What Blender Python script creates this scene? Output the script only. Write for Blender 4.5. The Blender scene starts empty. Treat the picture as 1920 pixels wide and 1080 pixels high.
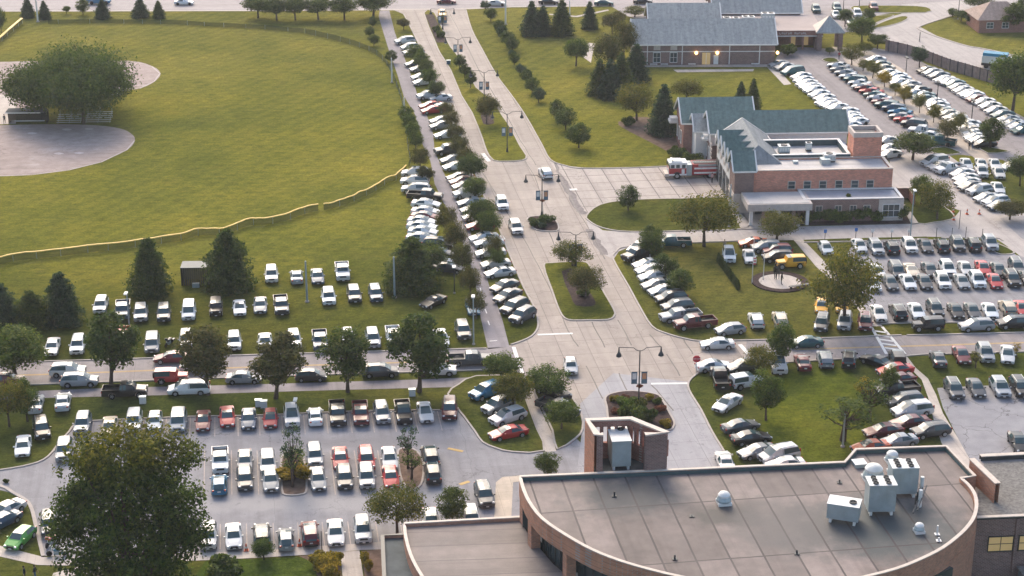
import bpy, bmesh, math, random
from mathutils import Vector, Matrix
random.seed(7)
R = math.radians
SC = bpy.context.scene
COL = SC.collection
# ------------------------------------------------------------ camera
F = 3452.0; TH = R(21.5); HC = 97.9
CT, ST = math.cos(TH), math.sin(TH)
cam = bpy.data.cameras.new('camera'); camo = bpy.data.objects.new('camera', cam); COL.objects.link(camo)
camo.location = (0, 0, HC); camo.rotation_euler = (R(90) - TH, 0, 0)
cam.sensor_width = 36; cam.lens = F * 36 / 1920; cam.clip_start = 1; cam.clip_end = 6000
SC.camera = camo
# ------------------------------------------------------------ sky, sun, exposure
SUN_EL, SUN_AZ = 36, -14            # soft evening sun low behind the scene (north)
w = bpy.data.worlds.new('World'); SC.world = w; w.use_nodes = True
sky = w.node_tree.nodes.new('ShaderNodeTexSky'); sky.sky_type = 'NISHITA'; sky.sun_disc = False
sky.sun_elevation = R(SUN_EL); sky.sun_rotation = R(SUN_AZ); sky.dust_density = 3.0; sky.air_density = 1.0
bg = w.node_tree.nodes['Background']; bg.inputs['Strength'].default_value = 0.15
w.node_tree.links.new(sky.outputs[0], bg.inputs['Color'])
sl = bpy.data.lights.new('sun', 'SUN'); so = bpy.data.objects.new('sun', sl); COL.objects.link(so)
sl.energy = 1.5; sl.angle = R(30); sl.color = (1.0, 0.84, 0.66)
sd = Vector((math.sin(R(SUN_AZ)) * math.cos(R(SUN_EL)), math.cos(R(SUN_AZ)) * math.cos(R(SUN_EL)), math.sin(R(SUN_EL))))
so.rotation_euler = sd.to_track_quat('Z', 'Y').to_euler(); so.location = (0, 300, 200)
SC.view_settings.view_transform = 'Standard'; SC.view_settings.look = 'None'
SC.view_settings.exposure = 0.98; SC.view_settings.gamma = 1.0
# ------------------------------------------------------------ pixel -> place
def G(px, py, z=0.0):
    a = (px - 960) / F; b = -(py - 540) / F
    dx, dy, dz = a, CT + b * ST, -ST + b * CT
    t = (z - HC) / dz
    return Vector((dx * t, dy * t, z))
def SCALE(py, px=960):                      # px per metre across the view on the ground
    p = G(px, py); return F / (p.y * CT + HC * ST)
def VPX(px, py):                            # px per metre of height
    p = G(px, py); d = p.y * CT + HC * ST
    q = Vector((p.x, p.y, 1.0)); v = q.z - HC; d2 = q.y * CT - v * ST; u = q.y * ST + v * CT
    return py - (540 - F * u / d2)
def HEAD(px, py, vx, vy):                   # image direction -> world angle
    a = G(px, py); b = G(px + vx * 6, py + vy * 6); return math.atan2(b.y - a.y, b.x - a.x)
N_ANG = R(98.3)
# ------------------------------------------------------------ mesh helpers
class MB:
    def __init__(s): s.v = []; s.f = []; s.m = []
    def face(s, pts, m=0):
        i = len(s.v); s.v += [tuple(p) for p in pts]; s.f.append(tuple(range(i, i + len(pts)))); s.m.append(m)
    def box(s, c, d, rz=0.0, m=0, taper=1.0):
        cx, cy, cz = c; hx, hy, hz = d[0] / 2, d[1] / 2, d[2] / 2; co, si = math.cos(rz), math.sin(rz); i = len(s.v)
        for z, k in ((-hz, 1.0), (hz, taper)):
            for x, y in ((-hx, -hy), (hx, -hy), (hx, hy), (-hx, hy)):
                x *= k; y *= k; s.v.append((cx + x * co - y * si, cy + x * si + y * co, cz + z))
        for q in ((3, 2, 1, 0), (4, 5, 6, 7), (0, 1, 5, 4), (1, 2, 6, 5), (2, 3, 7, 6), (3, 0, 4, 7)):
            s.f.append(tuple(i + k for k in q)); s.m.append(m)
    def prism(s, pts, z0, z1, m=0, mt=None):  # pts list of (x,y); ccw or cw
        a = sum(pts[k][0] * pts[(k + 1) % len(pts)][1] - pts[(k + 1) % len(pts)][0] * pts[k][1] for k in range(len(pts)))
        if a < 0: pts = list(reversed(pts))
        n = len(pts); i = len(s.v)
        s.v += [(p[0], p[1], z0) for p in pts] + [(p[0], p[1], z1) for p in pts]
        s.f.append(tuple(i + n + k for k in range(n))); s.m.append(m if mt is None else mt)
        s.f.append(tuple(i + n - 1 - k for k in range(n))); s.m.append(m)
        for k in range(n):
            j = (k + 1) % n; s.f.append((i + k, i + j, i + n + j, i + n + k)); s.m.append(m)
    def tube(s, a, b, r0, r1=None, n=6, m=0, cap=True):
        a, b = Vector(a), Vector(b); r1 = r0 if r1 is None else r1
        d = (b - a).normalized(); u = d.orthogonal().normalized(); w_ = d.cross(u); i = len(s.v)
        for p, r in ((a, r0), (b, r1)):
            for k in range(n):
                t = 2 * math.pi * k / n; s.v.append(tuple(p + (u * math.cos(t) + w_ * math.sin(t)) * r))
        for k in range(n):
            j = (k + 1) % n; s.f.append((i + k, i + j, i + n + j, i + n + k)); s.m.append(m)
        if cap:
            s.f.append(tuple(i + n - 1 - k for k in range(n))); s.m.append(m)
            s.f.append(tuple(i + n + k for k in range(n))); s.m.append(m)
    def lathe(s, c, prof, n=12, m=0, axis='Z'):   # prof: (r, z)
        i = len(s.v); cx, cy, cz = c
        for r, z in prof:
            for k in range(n):
                t = 2 * math.pi * k / n; x, y = r * math.cos(t), r * math.sin(t)
                s.v.append((cx + x, cy + y, cz + z) if axis == 'Z' else ((cx + z, cy + x, cz + y) if axis == 'X' else (cx + x, cy + z, cz + y)))
        for q in range(len(prof) - 1):
            for k in range(n):
                j = (k + 1) % n; f = (i + q * n + k, i + q * n + j, i + q * n + n + j, i + q * n + n + k)
                s.f.append(f if axis != 'Y' else f[::-1]); s.m.append(m)
        s.f.append(tuple(i + n - 1 - k for k in range(n))); s.m.append(m)
        e = i + (len(prof) - 1) * n; s.f.append(tuple(e + k for k in range(n))); s.m.append(m)
    def build(s, name, mats, parent=None, smooth=None, loc=None):
        me = bpy.data.meshes.new(name); me.from_pydata(s.v, [], s.f)
        if not isinstance(mats, (list, tuple)): mats = [mats]
        for m in mats: me.materials.append(m)
        me.polygons.foreach_set('material_index', s.m)
        if smooth is not None:
            me.shade_smooth(); me.set_sharp_from_angle(angle=R(smooth))
        o = bpy.data.objects.new(name, me); COL.objects.link(o)
        if parent is not None: o.parent = parent
        if loc is not None: o.location = loc
        return o
def empty(name, loc, rz=0.0):
    o = bpy.data.objects.new(name, None); COL.objects.link(o); o.location = loc; o.rotation_euler = (0, 0, rz); o.empty_display_size = .3
    return o
def tag(o, label=None, cat=None, group=None, kind=None):
    if label: o['label'] = label
    if cat: o['category'] = cat
    if group: o['group'] = group
    if kind: o['kind'] = kind
    return o
KIDS = {}
def copy_tree(o, parent=None):
    c = o.copy(); COL.objects.link(c); c.parent = parent
    if o.name not in KIDS: KIDS[o.name] = list(o.children)
    for ch in KIDS[o.name]: copy_tree(ch, c)
    return c
# ------------------------------------------------------------ materials
def srgb(r, g, b):
    f = lambda c: ((c / 255 + .055) / 1.055) ** 2.4 if c > 10 else c / 3294.6
    return (f(r), f(g), f(b))
def mul(c, k): return tuple(min(1, x * k) for x in c)
class NT:
    def __init__(s, name):
        s.mat = bpy.data.materials.new(name); s.mat.use_nodes = True; s.t = s.mat.node_tree; s.b = s.t.nodes['Principled BSDF']
    def n(s, ty, **k):
        nd = s.t.nodes.new('ShaderNode' + ty)
        for a, v in k.items(): setattr(nd, a, v)
        return nd
    def l(s, a, b): s.t.links.new(a, b)
    def val(s, x, inp):
        if hasattr(x, 'is_linked'): s.l(x, inp)
        else: inp.default_value = x
    def math(s, op, a, b=0.0, c=0.0):
        nd = s.n('Math', operation=op); s.val(a, nd.inputs[0]); s.val(b, nd.inputs[1]); s.val(c, nd.inputs[2]); return nd.outputs[0]
    def noise(s, scale, detail=3, vec=None, rough=.55):
        nd = s.n('TexNoise'); nd.inputs['Scale'].default_value = scale; nd.inputs['Detail'].default_value = detail; nd.inputs['Roughness'].default_value = rough
        s.l(vec if vec is not None else s.pos(), nd.inputs['Vector']); return nd.outputs['Fac']
    def pos(s):
        if not hasattr(s, '_p'): s._p = s.n('NewGeometry').outputs['Position']
        return s._p
    def ramp(s, f, stops):
        nd = s.n('ValToRGB'); e = nd.color_ramp.elements
        while len(e) < len(stops): e.new(.5)
        for k, (p, c) in enumerate(stops): e[k].position = p; e[k].color = (*c, 1)
        s.l(f, nd.inputs[0]); return nd.outputs[0]
    def mix(s, f, a, b, bt='MIX'):
        nd = s.n('Mix', data_type='RGBA', blend_type=bt); s.val(f, nd.inputs[0])
        for x, i in ((a, nd.inputs[6]), (b, nd.inputs[7])):
            if isinstance(x, tuple): i.default_value = (*x, 1) if len(x) == 3 else x
            else: s.l(x, i)
        return nd.outputs[2]
    def rot(s, ang, sx=1, sy=1):
        nd = s.n('Mapping'); s.l(s.pos(), nd.inputs[0]); nd.inputs['Rotation'].default_value = (0, 0, -ang); return nd.outputs[0]
    def bump(s, h, dist=.02, st=.5):
        nd = s.n('Bump'); s.l(h, nd.inputs['Height']); nd.inputs['Distance'].default_value = dist; nd.inputs['Strength'].default_value = st; s.l(nd.outputs[0], s.b.inputs['Normal'])
    def out(s, col, rough=.8, spec=.3):
        if isinstance(col, tuple): s.b.inputs['Base Color'].default_value = (*col, 1)
        else: s.l(col, s.b.inputs['Base Color'])
        s.val(rough, s.b.inputs['Roughness']); s.b.inputs['Specular IOR Level'].default_value = spec
        return s.mat
def plain(name, col, rough=.6, spec=.4, metal=0.0, var=.12, sc=1.5):
    t = NT(name); f = t.noise(sc, 4)
    c = t.ramp(f, [(.3, mul(col, 1 - var)), (.7, mul(col, 1 + var))]); t.out(c, rough, spec); t.b.inputs['Metallic'].default_value = metal
    return t.mat

def grid_mat(name, col, ang, su, sv, jw, jcol, cell=.10, noise=.12, rough=.75, wob=.0, jmix=.8, stain=.0, staincol=(.05, .05, .05), brick=False, patchy=0.0, spots=()):
    """slab paving / roof membrane: straight joints on a rotated grid with tone changes per slab"""
    t = NT(name); v = t.rot(ang); sep = t.n('SeparateXYZ'); t.l(v, sep.inputs[0])
    x, y = sep.outputs[0], sep.outputs[1]
    if wob:
        nz = t.math('MULTIPLY', t.math('SUBTRACT', t.noise(.35, 2), .5), wob); x = t.math('ADD', x, nz); y = t.math('ADD', y, nz)
    ux, uy = t.math('DIVIDE', x, su), t.math('DIVIDE', y, sv)
    if brick: ux = t.math('ADD', ux, t.math('MULTIPLY', t.math('FLOOR', uy), .37))
    def line(u, s_):
        fr = t.math('FRACT', u); d = t.math('MINIMUM', fr, t.math('SUBTRACT', 1.0, fr)); d = t.math('MULTIPLY', d, s_)
        return t.math('LESS_THAN', d, jw / 2)
    ln = t.math('MAXIMUM', line(ux, su), line(uy, sv))
    fade = t.math('MULTIPLY', ln, t.math('MULTIPLY', t.math('ADD', t.noise(.13, 3), .25), jmix))
    cx = t.n('CombineXYZ'); t.l(t.math('FLOOR', ux), cx.inputs[0]); t.l(t.math('FLOOR', uy), cx.inputs[1])
    wn = t.n('TexWhiteNoise'); t.l(cx.outputs[0], wn.inputs['Vector'])
    c = t.ramp(t.noise(.6, 5), [(.28, mul(col, 1 - noise)), (.72, mul(col, 1 + noise))])
    c = t.mix(1.0, c, t.ramp(t.noise(.06, 4), [(.3, (1 - noise,) * 3), (.7, (1 + noise * .6,) * 3)]), 'MULTIPLY')
    c = t.mix(1.0, c, t.ramp(wn.outputs['Value'], [(0, (1 - cell,) * 3), (1, (1 + cell * .5,) * 3)]), 'MULTIPLY')
    mp = t.n('Mapping'); t.l(v, mp.inputs[0]); mp.inputs['Scale'].default_value = (.03, .9, 1); c = t.mix(1.0, c, t.ramp(t.noise(.9, 4, mp.outputs[0], .6), [(.34, (.86, .85, .85)), (.5, (1, 1, 1)), (.68, (1.07, 1.07, 1.06))]), 'MULTIPLY')
    if stain:
        c = t.mix(t.ramp(t.noise(.16, 5, rough=.65), [(.56, (0, 0, 0)), (.74, (stain,) * 3)]), c, staincol)
    for (sx, sy, sr, sk, scol) in spots:               # damp, dirt and painted-shade patches with their own ragged outline
        sp = t.n('SeparateXYZ'); t.l(t.pos(), sp.inputs[0]); dx = t.math('DIVIDE', t.math('SUBTRACT', sp.outputs[0], sx), sr); dy = t.math('DIVIDE', t.math('SUBTRACT', sp.outputs[1], sy), sr * sk)
        dd = t.math('ADD', t.math('SQRT', t.math('ADD', t.math('MULTIPLY', dx, dx), t.math('MULTIPLY', dy, dy))), t.math('MULTIPLY', t.math('SUBTRACT', t.noise(.5, 5), .5), 1.1))
        c = t.mix(t.ramp(dd, [(.45, (.78,) * 3), (1.05 if False else 1.0, (0, 0, 0))]), c, scol)
    if rough >= .8:                                     # oil spots and hairline cracks
        c = t.mix(t.ramp(t.noise(1.0, 2, rough=.4), [(.66, (0, 0, 0)), (.74, (.32, .32, .32))]), c, mul(col, .45))
        vo = t.n('TexVoronoi', feature='DISTANCE_TO_EDGE'); vo.inputs['Scale'].default_value = .11; wv = t.n('VectorMath', operation='ADD'); nz_ = t.n('TexNoise'); nz_.inputs['Scale'].default_value = .6; nz_.inputs['Detail'].default_value = 5
        t.l(t.pos(), nz_.inputs['Vector']); s2 = t.n('VectorMath', operation='SCALE'); t.l(nz_.outputs['Color'], s2.inputs[0]); s2.inputs['Scale'].default_value = 5.0; t.l(t.pos(), wv.inputs[0]); t.l(s2.outputs[0], wv.inputs[1]); t.l(wv.outputs[0], vo.inputs['Vector'])
        c = t.mix(t.math('MULTIPLY', t.ramp(vo.outputs['Distance'], [(0, (.75,) * 3), (.012, (0, 0, 0))]), t.ramp(t.noise(.05, 2), [(.42, (0, 0, 0)), (.6, (1, 1, 1))])), c, mul(col, .4))
    c = t.mix(fade, c, jcol); c = t.mix(1.0, c, t.ramp(t.noise(9, 3), [(.3, (.93,) * 3), (.7, (1.05,) * 3)]), 'MULTIPLY')
    t.bump(t.noise(14, 3), .02, .25); return t.out(c, rough, .35)
M = {}
def grass(name, a, b, c, yel=(.17, .14, .03), dark=1.0, zone=False):
    t = NT(name); a, b, c = mul(a, dark), mul(b, dark), mul(c, dark)
    f = t.noise(.022, 5, rough=.6); col = t.ramp(f, [(.32, a), (.5, b), (.68, c)])
    if zone:                                            # darker turf to the south, drier turf to the north, ragged transitions
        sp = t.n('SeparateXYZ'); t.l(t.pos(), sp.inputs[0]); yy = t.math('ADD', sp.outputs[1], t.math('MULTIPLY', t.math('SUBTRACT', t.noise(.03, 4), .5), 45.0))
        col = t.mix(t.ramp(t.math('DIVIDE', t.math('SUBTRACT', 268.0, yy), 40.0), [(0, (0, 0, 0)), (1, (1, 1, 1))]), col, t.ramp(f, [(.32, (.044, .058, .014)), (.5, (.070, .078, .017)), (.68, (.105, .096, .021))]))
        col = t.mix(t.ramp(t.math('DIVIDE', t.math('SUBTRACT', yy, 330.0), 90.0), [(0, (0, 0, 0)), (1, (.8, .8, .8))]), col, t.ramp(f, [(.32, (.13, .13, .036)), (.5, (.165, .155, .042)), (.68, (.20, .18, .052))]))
    pz = t.noise(.07, 6, rough=.65); col = t.mix(1.0, col, t.ramp(pz, [(.34, (.78, .84, .85)), (.52, (1, 1, 1)), (.68, (1.20, 1.12, 1.06))]), 'MULTIPLY')
    mv = t.rot(R(62)); ms = t.n('SeparateXYZ'); t.l(mv, ms.inputs[0]); sn = t.math('SINE', t.math('ADD', t.math('MULTIPLY', ms.outputs[1], 2.4), t.math('MULTIPLY', t.noise(.04, 2), 6.0)))
    col = t.mix(t.math('MULTIPLY', t.noise(.02, 2), .9), col, t.mix(1.0, col, t.ramp(t.math('ADD', t.math('MULTIPLY', sn, .5), .5), [(.2, (.86, .88, .88)), (.8, (1.15, 1.12, 1.08))]), 'MULTIPLY'))
    wear = t.ramp(t.noise(.35, 5, rough=.7), [(.64, (0, 0, 0)), (.72, (.5, .5, .5))]); col = t.mix(wear, col, (.15, .125, .055))
    v = t.n('Mapping'); t.l(t.pos(), v.inputs[0]); v.inputs['Rotation'].default_value = (0, 0, R(-20)); v.inputs['Scale'].default_value = (.6, 1.6, 1)
    st = t.noise(.55, 6, v.outputs[0], .78); col = t.mix(1.0, col, t.ramp(st, [(.30, (.55, .60, .60)), (.5, (1, 1, 1)), (.70, (1.40, 1.30, 1.15))]), 'MULTIPLY')
    fn = t.noise(2.2, 5, rough=.85); col = t.mix(1.0, col, t.ramp(fn, [(.30, (.50, .54, .52)), (.5, (1, 1, 1)), (.70, (1.5, 1.42, 1.2))]), 'MULTIPLY')
    dry = t.ramp(t.noise(.11, 6, rough=.7), [(.56, (0, 0, 0)), (.78, (.55, .55, .55))]); col = t.mix(dry, col, yel)
    tuft = t.ramp(t.noise(2.1, 3, rough=.6), [(.58, (0, 0, 0)), (.70, (.55, .55, .55))]); col = t.mix(tuft, col, mul(b, .45)); lt = t.ramp(t.noise(2.6, 3, rough=.6), [(.60, (0, 0, 0)), (.72, (.5, .5, .5))]); col = t.mix(lt, col, mul(c, 1.35))
    t.bump(t.noise(7, 4, rough=.7), .12, .6); return t.out(col, .95, .0)
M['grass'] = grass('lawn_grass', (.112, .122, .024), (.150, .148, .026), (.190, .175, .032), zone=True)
M['grass_far'] = grass('far_lawn_grass', (.115, .125, .024), (.152, .148, .028), (.190, .172, .036))
M['grass_low'] = grass('shaggy_verge_grass', (.050, .068, .017), (.078, .088, .021), (.112, .106, .026), (.13, .10, .028))
M['lush'] = grass('watered_lawn_grass', (.042, .068, .014), (.058, .085, .016), (.080, .098, .020), (.09, .11, .02))
CON = (.355, .300, .258)
M['concrete'] = grid_mat('concrete_road_slabs', CON, N_ANG, 4.6, 3.9, .10, (.10, .085, .08), .09, .10, .8, .05, .75, .25, (.30, .255, .24))
M['apron'] = grid_mat('apron_slabs', (.41, .355, .315), N_ANG, 4.0, 3.3, .16, (.08, .07, .07), .07, .08, .8, .12, 1.1)
M['walk'] = grid_mat('sidewalk_concrete', (.50, .44, .385), N_ANG, 1.8, 1.8, .05, (.25, .21, .19), .08, .07, .85, 0, .6)
M['kerb'] = plain('kerb_concrete', (.42, .37, .33), .85, .3)
M['asphalt'] = grid_mat('grey_car_park_asphalt', (.272, .262, .270), N_ANG, 19, 23, .05, (.08, .08, .09), .05, .10, .85, .9, .5, .35, (.20, .19, .20))
M['asphalt_warm'] = grid_mat('worn_road_asphalt', (.27, .24, .235), N_ANG, 13, 17, .07, (.11, .10, .10), .05, .12, .85, .8, .6, .3, (.34, .31, .29))
M['asphalt_path'] = grid_mat('path_asphalt', (.25, .225, .235), N_ANG, 12, 40, .05, (.12, .11, .11), .05, .10, .85, .5, .6)
M['highway'] = grid_mat('highway_asphalt', (.31, .275, .27), R(1), 14, 3.7, .08, (.5, .47, .44), .05, .08, .8, .1, .25)
M['pale_road'] = grid_mat('pale_drive_paving', (.40, .36, .335), N_ANG, 5, 5, .07, (.28, .25, .24), .05, .08, .8, .2, .5)
def cracks():
    t = NT('cracked_asphalt'); c = t.ramp(t.noise(.5, 5), [(.3, (.23, .225, .24)), (.7, (.30, .295, .305))])
    vo = t.n('TexVoronoi', feature='DISTANCE_TO_EDGE'); vo.inputs['Scale'].default_value = .16
    wv = t.n('VectorMath', operation='ADD'); t.l(t.pos(), wv.inputs[0]); nz = t.n('TexNoise'); nz.inputs['Scale'].default_value = .8; t.l(t.pos(), nz.inputs['Vector'])
    sc = t.n('VectorMath', operation='SCALE'); t.l(nz.outputs['Color'], sc.inputs[0]); sc.inputs['Scale'].default_value = 2.0; t.l(sc.outputs[0], wv.inputs[1]); t.l(wv.outputs[0], vo.inputs['Vector'])
    c = t.mix(t.ramp(vo.outputs['Distance'], [(.0, (.8,) * 3), (.012, (0, 0, 0))]), c, (.07, .065, .07)); return t.out(c, .85, .3)
M['cracked'] = cracks()
M['mulch'] = plain('mulch', (.060, .040, .036), .95, .1, 0, .5, 2.5)
M['brown_earth'] = plain('bare_earth', (.17, .115, .085), .95, .1, 0, .3, 1.2)
M['sand'] = grid_mat('infield_dirt', (.37, .295, .262), R(5), 60, 60, .01, (.3, .25, .24), .02, .16, .95, 0, .1, .8, (.47, .40, .37))
M['sandline'] = plain('pale_dry_dirt', (.52, .45, .42), .95, .1)
M['paint_white'] = plain('white_road_paint', (.72, .70, .66), .7, .3, 0, .1, 3)
M['paint_yellow'] = plain('faded_yellow_road_paint', (.52, .34, .12), .7, .3, 0, .15, 2)
M['paint_faint'] = plain('faded_stall_paint', (.42, .36, .32), .8, .3, 0, .18, 2)
def brickmat(name, col, mortar=(.35, .30, .27), sc=1.0):
    t = NT(name); tc = t.n('TexCoord'); b = t.n('TexBrick'); geo = t.n('NewGeometry')
    sep = t.n('SeparateXYZ'); t.l(geo.outputs['Position'], sep.inputs[0])
    cb = t.n('CombineXYZ'); t.l(t.math('ADD', sep.outputs[0], t.math('MULTIPLY', sep.outputs[1], .9)), cb.inputs[0]); t.l(sep.outputs[2], cb.inputs[1])
    t.l(cb.outputs[0], b.inputs['Vector']); b.inputs['Scale'].default_value = 1.0
    b.inputs['Brick Width'].default_value = .40; b.inputs['Row Height'].default_value = .15; b.inputs['Mortar Size'].default_value = .015
    b.inputs['Color1'].default_value = (*mul(col, .82), 1); b.inputs['Color2'].default_value = (*mul(col, 1.18), 1); b.inputs['Mortar'].default_value = (*mortar, 1)
    c = t.mix(1.0, b.outputs['Color'], t.ramp(t.noise(.9, 5), [(.3, (.84,) * 3), (.7, (1.1,) * 3)]), 'MULTIPLY'); t.bump(b.outputs['Fac'], -.01, .4)
    return t.out(c, .85, .25)
M['brick'] = brickmat('red_brown_brick', (.30, .115, .08))
M['brick_pink'] = brickmat('salmon_brick', (.66, .25, .155))
M['brick_dark'] = brickmat('dark_brown_brick', (.20, .112, .094))
M['brick_tan'] = brickmat('tan_orange_brick', (.47, .205, .115))
M['cap'] = plain('pale_coping', (.54, .46, .39), .6, .4)
M['white'] = plain('white_painted_wood', (.72, .69, .65), .6, .4, 0, .06)
M['stone'] = plain('pale_limestone', (.52, .45, .40), .8, .3)
def shingle(name, col):
    t = NT(name); c = t.ramp(t.noise(1.6, 5, rough=.7), [(.3, mul(col, .8)), (.7, mul(col, 1.22))])
    v = t.n('Mapping'); t.l(t.pos(), v.inputs[0]); v.inputs['Scale'].default_value = (1.4, .15, .15)
    c = t.mix(1.0, c, t.ramp(t.noise(1.0, 4, v.outputs[0]), [(.3, (.8, .82, .84)), (.7, (1.15,) * 3)]), 'MULTIPLY')
    c = t.mix(1.0, c, t.ramp(t.noise(12, 2), [(.3, (.85,) * 3), (.7, (1.12,) * 3)]), 'MULTIPLY'); t.bump(t.noise(10, 2), .03, .4); return t.out(c, .85, .3)
M['teal_roof'] = shingle('teal_shingles', (.130, .185, .168))
M['grey_roof'] = shingle('blue_grey_shingles', (.335, .335, .315))
M['tan_roof'] = shingle('tan_shingles', (.34, .25, .205))
_p = [G(600, 945), G(330, 950), G(800, 930), G(1100, 660), G(700, 830)]
M['asphalt'] = grid_mat('grey_car_park_asphalt', (.272, .262, .270), N_ANG, 19, 23, .05, (.08, .08, .09), .05, .12, .85, .9, .5, .45, (.20, .19, .195), spots=[(_p[0].x, _p[0].y, 16, .16, (.33, .315, .31)), (_p[1].x, _p[1].y, 11, .2, (.32, .305, .30)), (_p[2].x, _p[2].y, 7, .3, (.32, .31, .305)), (_p[4].x, _p[4].y, 18, .12, (.215, .205, .21))])
_q = [G(1180, 925, 9.5), G(1610, 992, 9.5), G(1700, 985, 9.5), G(1360, 965, 9.5), G(1480, 990, 9.5)]  # tower and unit shadows painted into the roof colour along with damp stains
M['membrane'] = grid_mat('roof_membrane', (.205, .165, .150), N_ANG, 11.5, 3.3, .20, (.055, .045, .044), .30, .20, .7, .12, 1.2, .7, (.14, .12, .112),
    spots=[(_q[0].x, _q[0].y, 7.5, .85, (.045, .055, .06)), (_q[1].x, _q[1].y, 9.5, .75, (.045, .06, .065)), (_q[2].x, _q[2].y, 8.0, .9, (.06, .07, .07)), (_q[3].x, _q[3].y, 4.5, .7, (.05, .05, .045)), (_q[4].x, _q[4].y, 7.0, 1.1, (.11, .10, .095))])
M['membrane_left'] = grid_mat('lower_roof_membrane', (.200, .165, .150), R(4), 60, 3.0, .14, (.11, .09, .088), .12, .15, .7, .12, 1.0, .5, (.2, .175, .17))
M['gravel_roof'] = plain('gravel_ballast', (.19, .18, .165), .95, .2, 0, .35, 3.5)
M['dark_roof'] = plain('dark_roof_felt', (.07, .085, .09), .8, .3, 0, .25, .8)
M['pale_roof'] = grid_mat('pale_flat_roof', (.50, .475, .455), R(3), 9, 9, .10, (.36, .34, .33), .05, .12, .7, 0, .6, .4, (.36, .34, .34))
M['brown_roof'] = plain('brown_flat_roof', (.40, .33, .30), .8, .3, 0, .1, .3)
M['glass'] = plain('window_glass', (.035, .055, .06), .12, .6, 0, .2, .5)
M['metal_grey'] = plain('galvanised_steel', (.36, .42, .43), .45, .5, .35, .12, 1)
M['metal_white'] = plain('white_enamelled_steel', (.66, .66, .63), .45, .5, 0, .06, 1)
M['metal_dark'] = plain('dark_painted_steel', (.035, .04, .042), .5, .4)
M['bark'] = plain('bark', (.085, .062, .048), .95, .1, 0, .35, 4)
M['orange'] = plain('orange_plastic', (.65, .13, .05), .6, .4)
M['bronze'] = plain('dark_bronze', (.03, .032, .03), .4, .5, .6)
M['yellow_pipe'] = plain('yellow_fence_cap', (.85, .56, .14), .6, .4)
def emis(name, col, st):
    t = NT(name); t.out(col, .5); t.b.inputs['Emission Color'].default_value = (*col, 1); t.b.inputs['Emission Strength'].default_value = st; return t.mat
M['lit_window'] = emis('warm_lit_window', (.62, .42, .18), .12)
M['lamp_glow'] = emis('glowing_lamp_glass', (1.0, .62, .22), 3.0)
def leafy(t, c, rough):
    t.out(c, rough, .08); tl = t.n('BsdfTranslucent'); t.l(t.mix(1.0, c, (1.25, 1.35, .7), 'MULTIPLY'), tl.inputs[0]); mx = t.n('MixShader'); mx.inputs[0].default_value = .35
    t.l(t.b.outputs[0], mx.inputs[1]); t.l(tl.outputs[0], mx.inputs[2]); t.l(mx.outputs[0], t.t.nodes['Material Output'].inputs[0])
def foliage_top(name, cols, rough=.75):
    # leaves mix to yellow towards the top of this crown only
    t = NT(name); g = t.n('NewGeometry')
    c = t.ramp(g.outputs['Random Per Island'], [(i / (len(cols) - 1), k) for i, k in enumerate(cols)])
    sep = t.n('SeparateXYZ'); t.l(t.pos(), sep.inputs[0]); z = t.math('ADD', sep.outputs[2], t.math('MULTIPLY', t.noise(.35, 3), 9.0))
    tur = t.math('MULTIPLY', t.ramp(t.math('DIVIDE', z, 26.0), [(.78, (0, 0, 0)), (1.0, (1, 1, 1))]), .75)
    ye = t.ramp(g.outputs['Random Per Island'], [(0, (.10, .10, .015)), (.5, (.20, .165, .02)), (1, (.32, .23, .03))]); c = t.mix(tur, c, ye)
    c = t.mix(1.0, c, t.ramp(t.noise(.8, 3), [(.32, (.6, .66, .66)), (.68, (1.35, 1.28, 1.15))]), 'MULTIPLY'); leafy(t, c, rough); return t.mat
def foliage(name, cols, rough=.75):
    t = NT(name); g = t.n('NewGeometry'); oi = t.n('ObjectInfo')
    c = t.ramp(g.outputs['Random Per Island'], [(i / (len(cols) - 1), k) for i, k in enumerate(cols)])
    tc = t.n('TexCoord'); n1 = t.noise(.9, 3, g.outputs['Position']); c = t.mix(1.0, c, t.ramp(n1, [(.32, (.62, .66, .66)), (.68, (1.35, 1.28, 1.15))]), 'MULTIPLY')
    c = t.mix(1.0, c, t.ramp(oi.outputs['Random'], [(0, (.84, .9, .95)), (1, (1.14, 1.08, 1.0))]), 'MULTIPLY')
    leafy(t, c, rough); return t.mat
M['f_dark'] = foliage('dark_green_leaves', [(.036, .062, .020), (.058, .092, .026), (.086, .120, .031), (.125, .145, .036)])
M['f_mid'] = foliage('mid_green_leaves', [(.040, .074, .018), (.068, .110, .025), (.105, .145, .030), (.15, .17, .036)])
M['f_olive'] = foliage('olive_autumn_leaves', [(.055, .072, .018), (.095, .108, .024), (.15, .145, .03), (.20, .16, .035)])
M['f_big'] = foliage_top('big_maple_leaves', [(.026, .048, .014), (.044, .076, .018), (.070, .108, .022), (.105, .135, .026)])
M['f_brown'] = foliage('brownish_leaves', [(.048, .056, .020), (.078, .084, .028), (.115, .108, .038), (.15, .115, .045)])
M['f_yellow'] = foliage('yellow_leaves', [(.12, .10, .015), (.22, .17, .02), (.32, .23, .025), (.36, .24, .03)])
M['f_fir'] = foliage('blue_green_needles', [(.022, .050, .032), (.038, .074, .046), (.060, .100, .058), (.090, .125, .066)])
M['f_flower'] = foliage('red_flower_heads', [(.12, .05, .035), (.20, .06, .045), (.10, .06, .04)])
def paint():
    t = NT('car_paint'); oi = t.n('ObjectInfo'); c = t.mix(1.0, oi.outputs['Color'], t.ramp(t.noise(2.2, 3), [(.3, (.93,) * 3), (.7, (1.04,) * 3)]), 'MULTIPLY')
    t.out(c, .38, .40); t.b.inputs['Metallic'].default_value = .05; t.b.inputs['Coat Weight'].default_value = .25; t.b.inputs['Coat Roughness'].default_value = .10; return t.mat
M['paint'] = paint()
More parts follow.
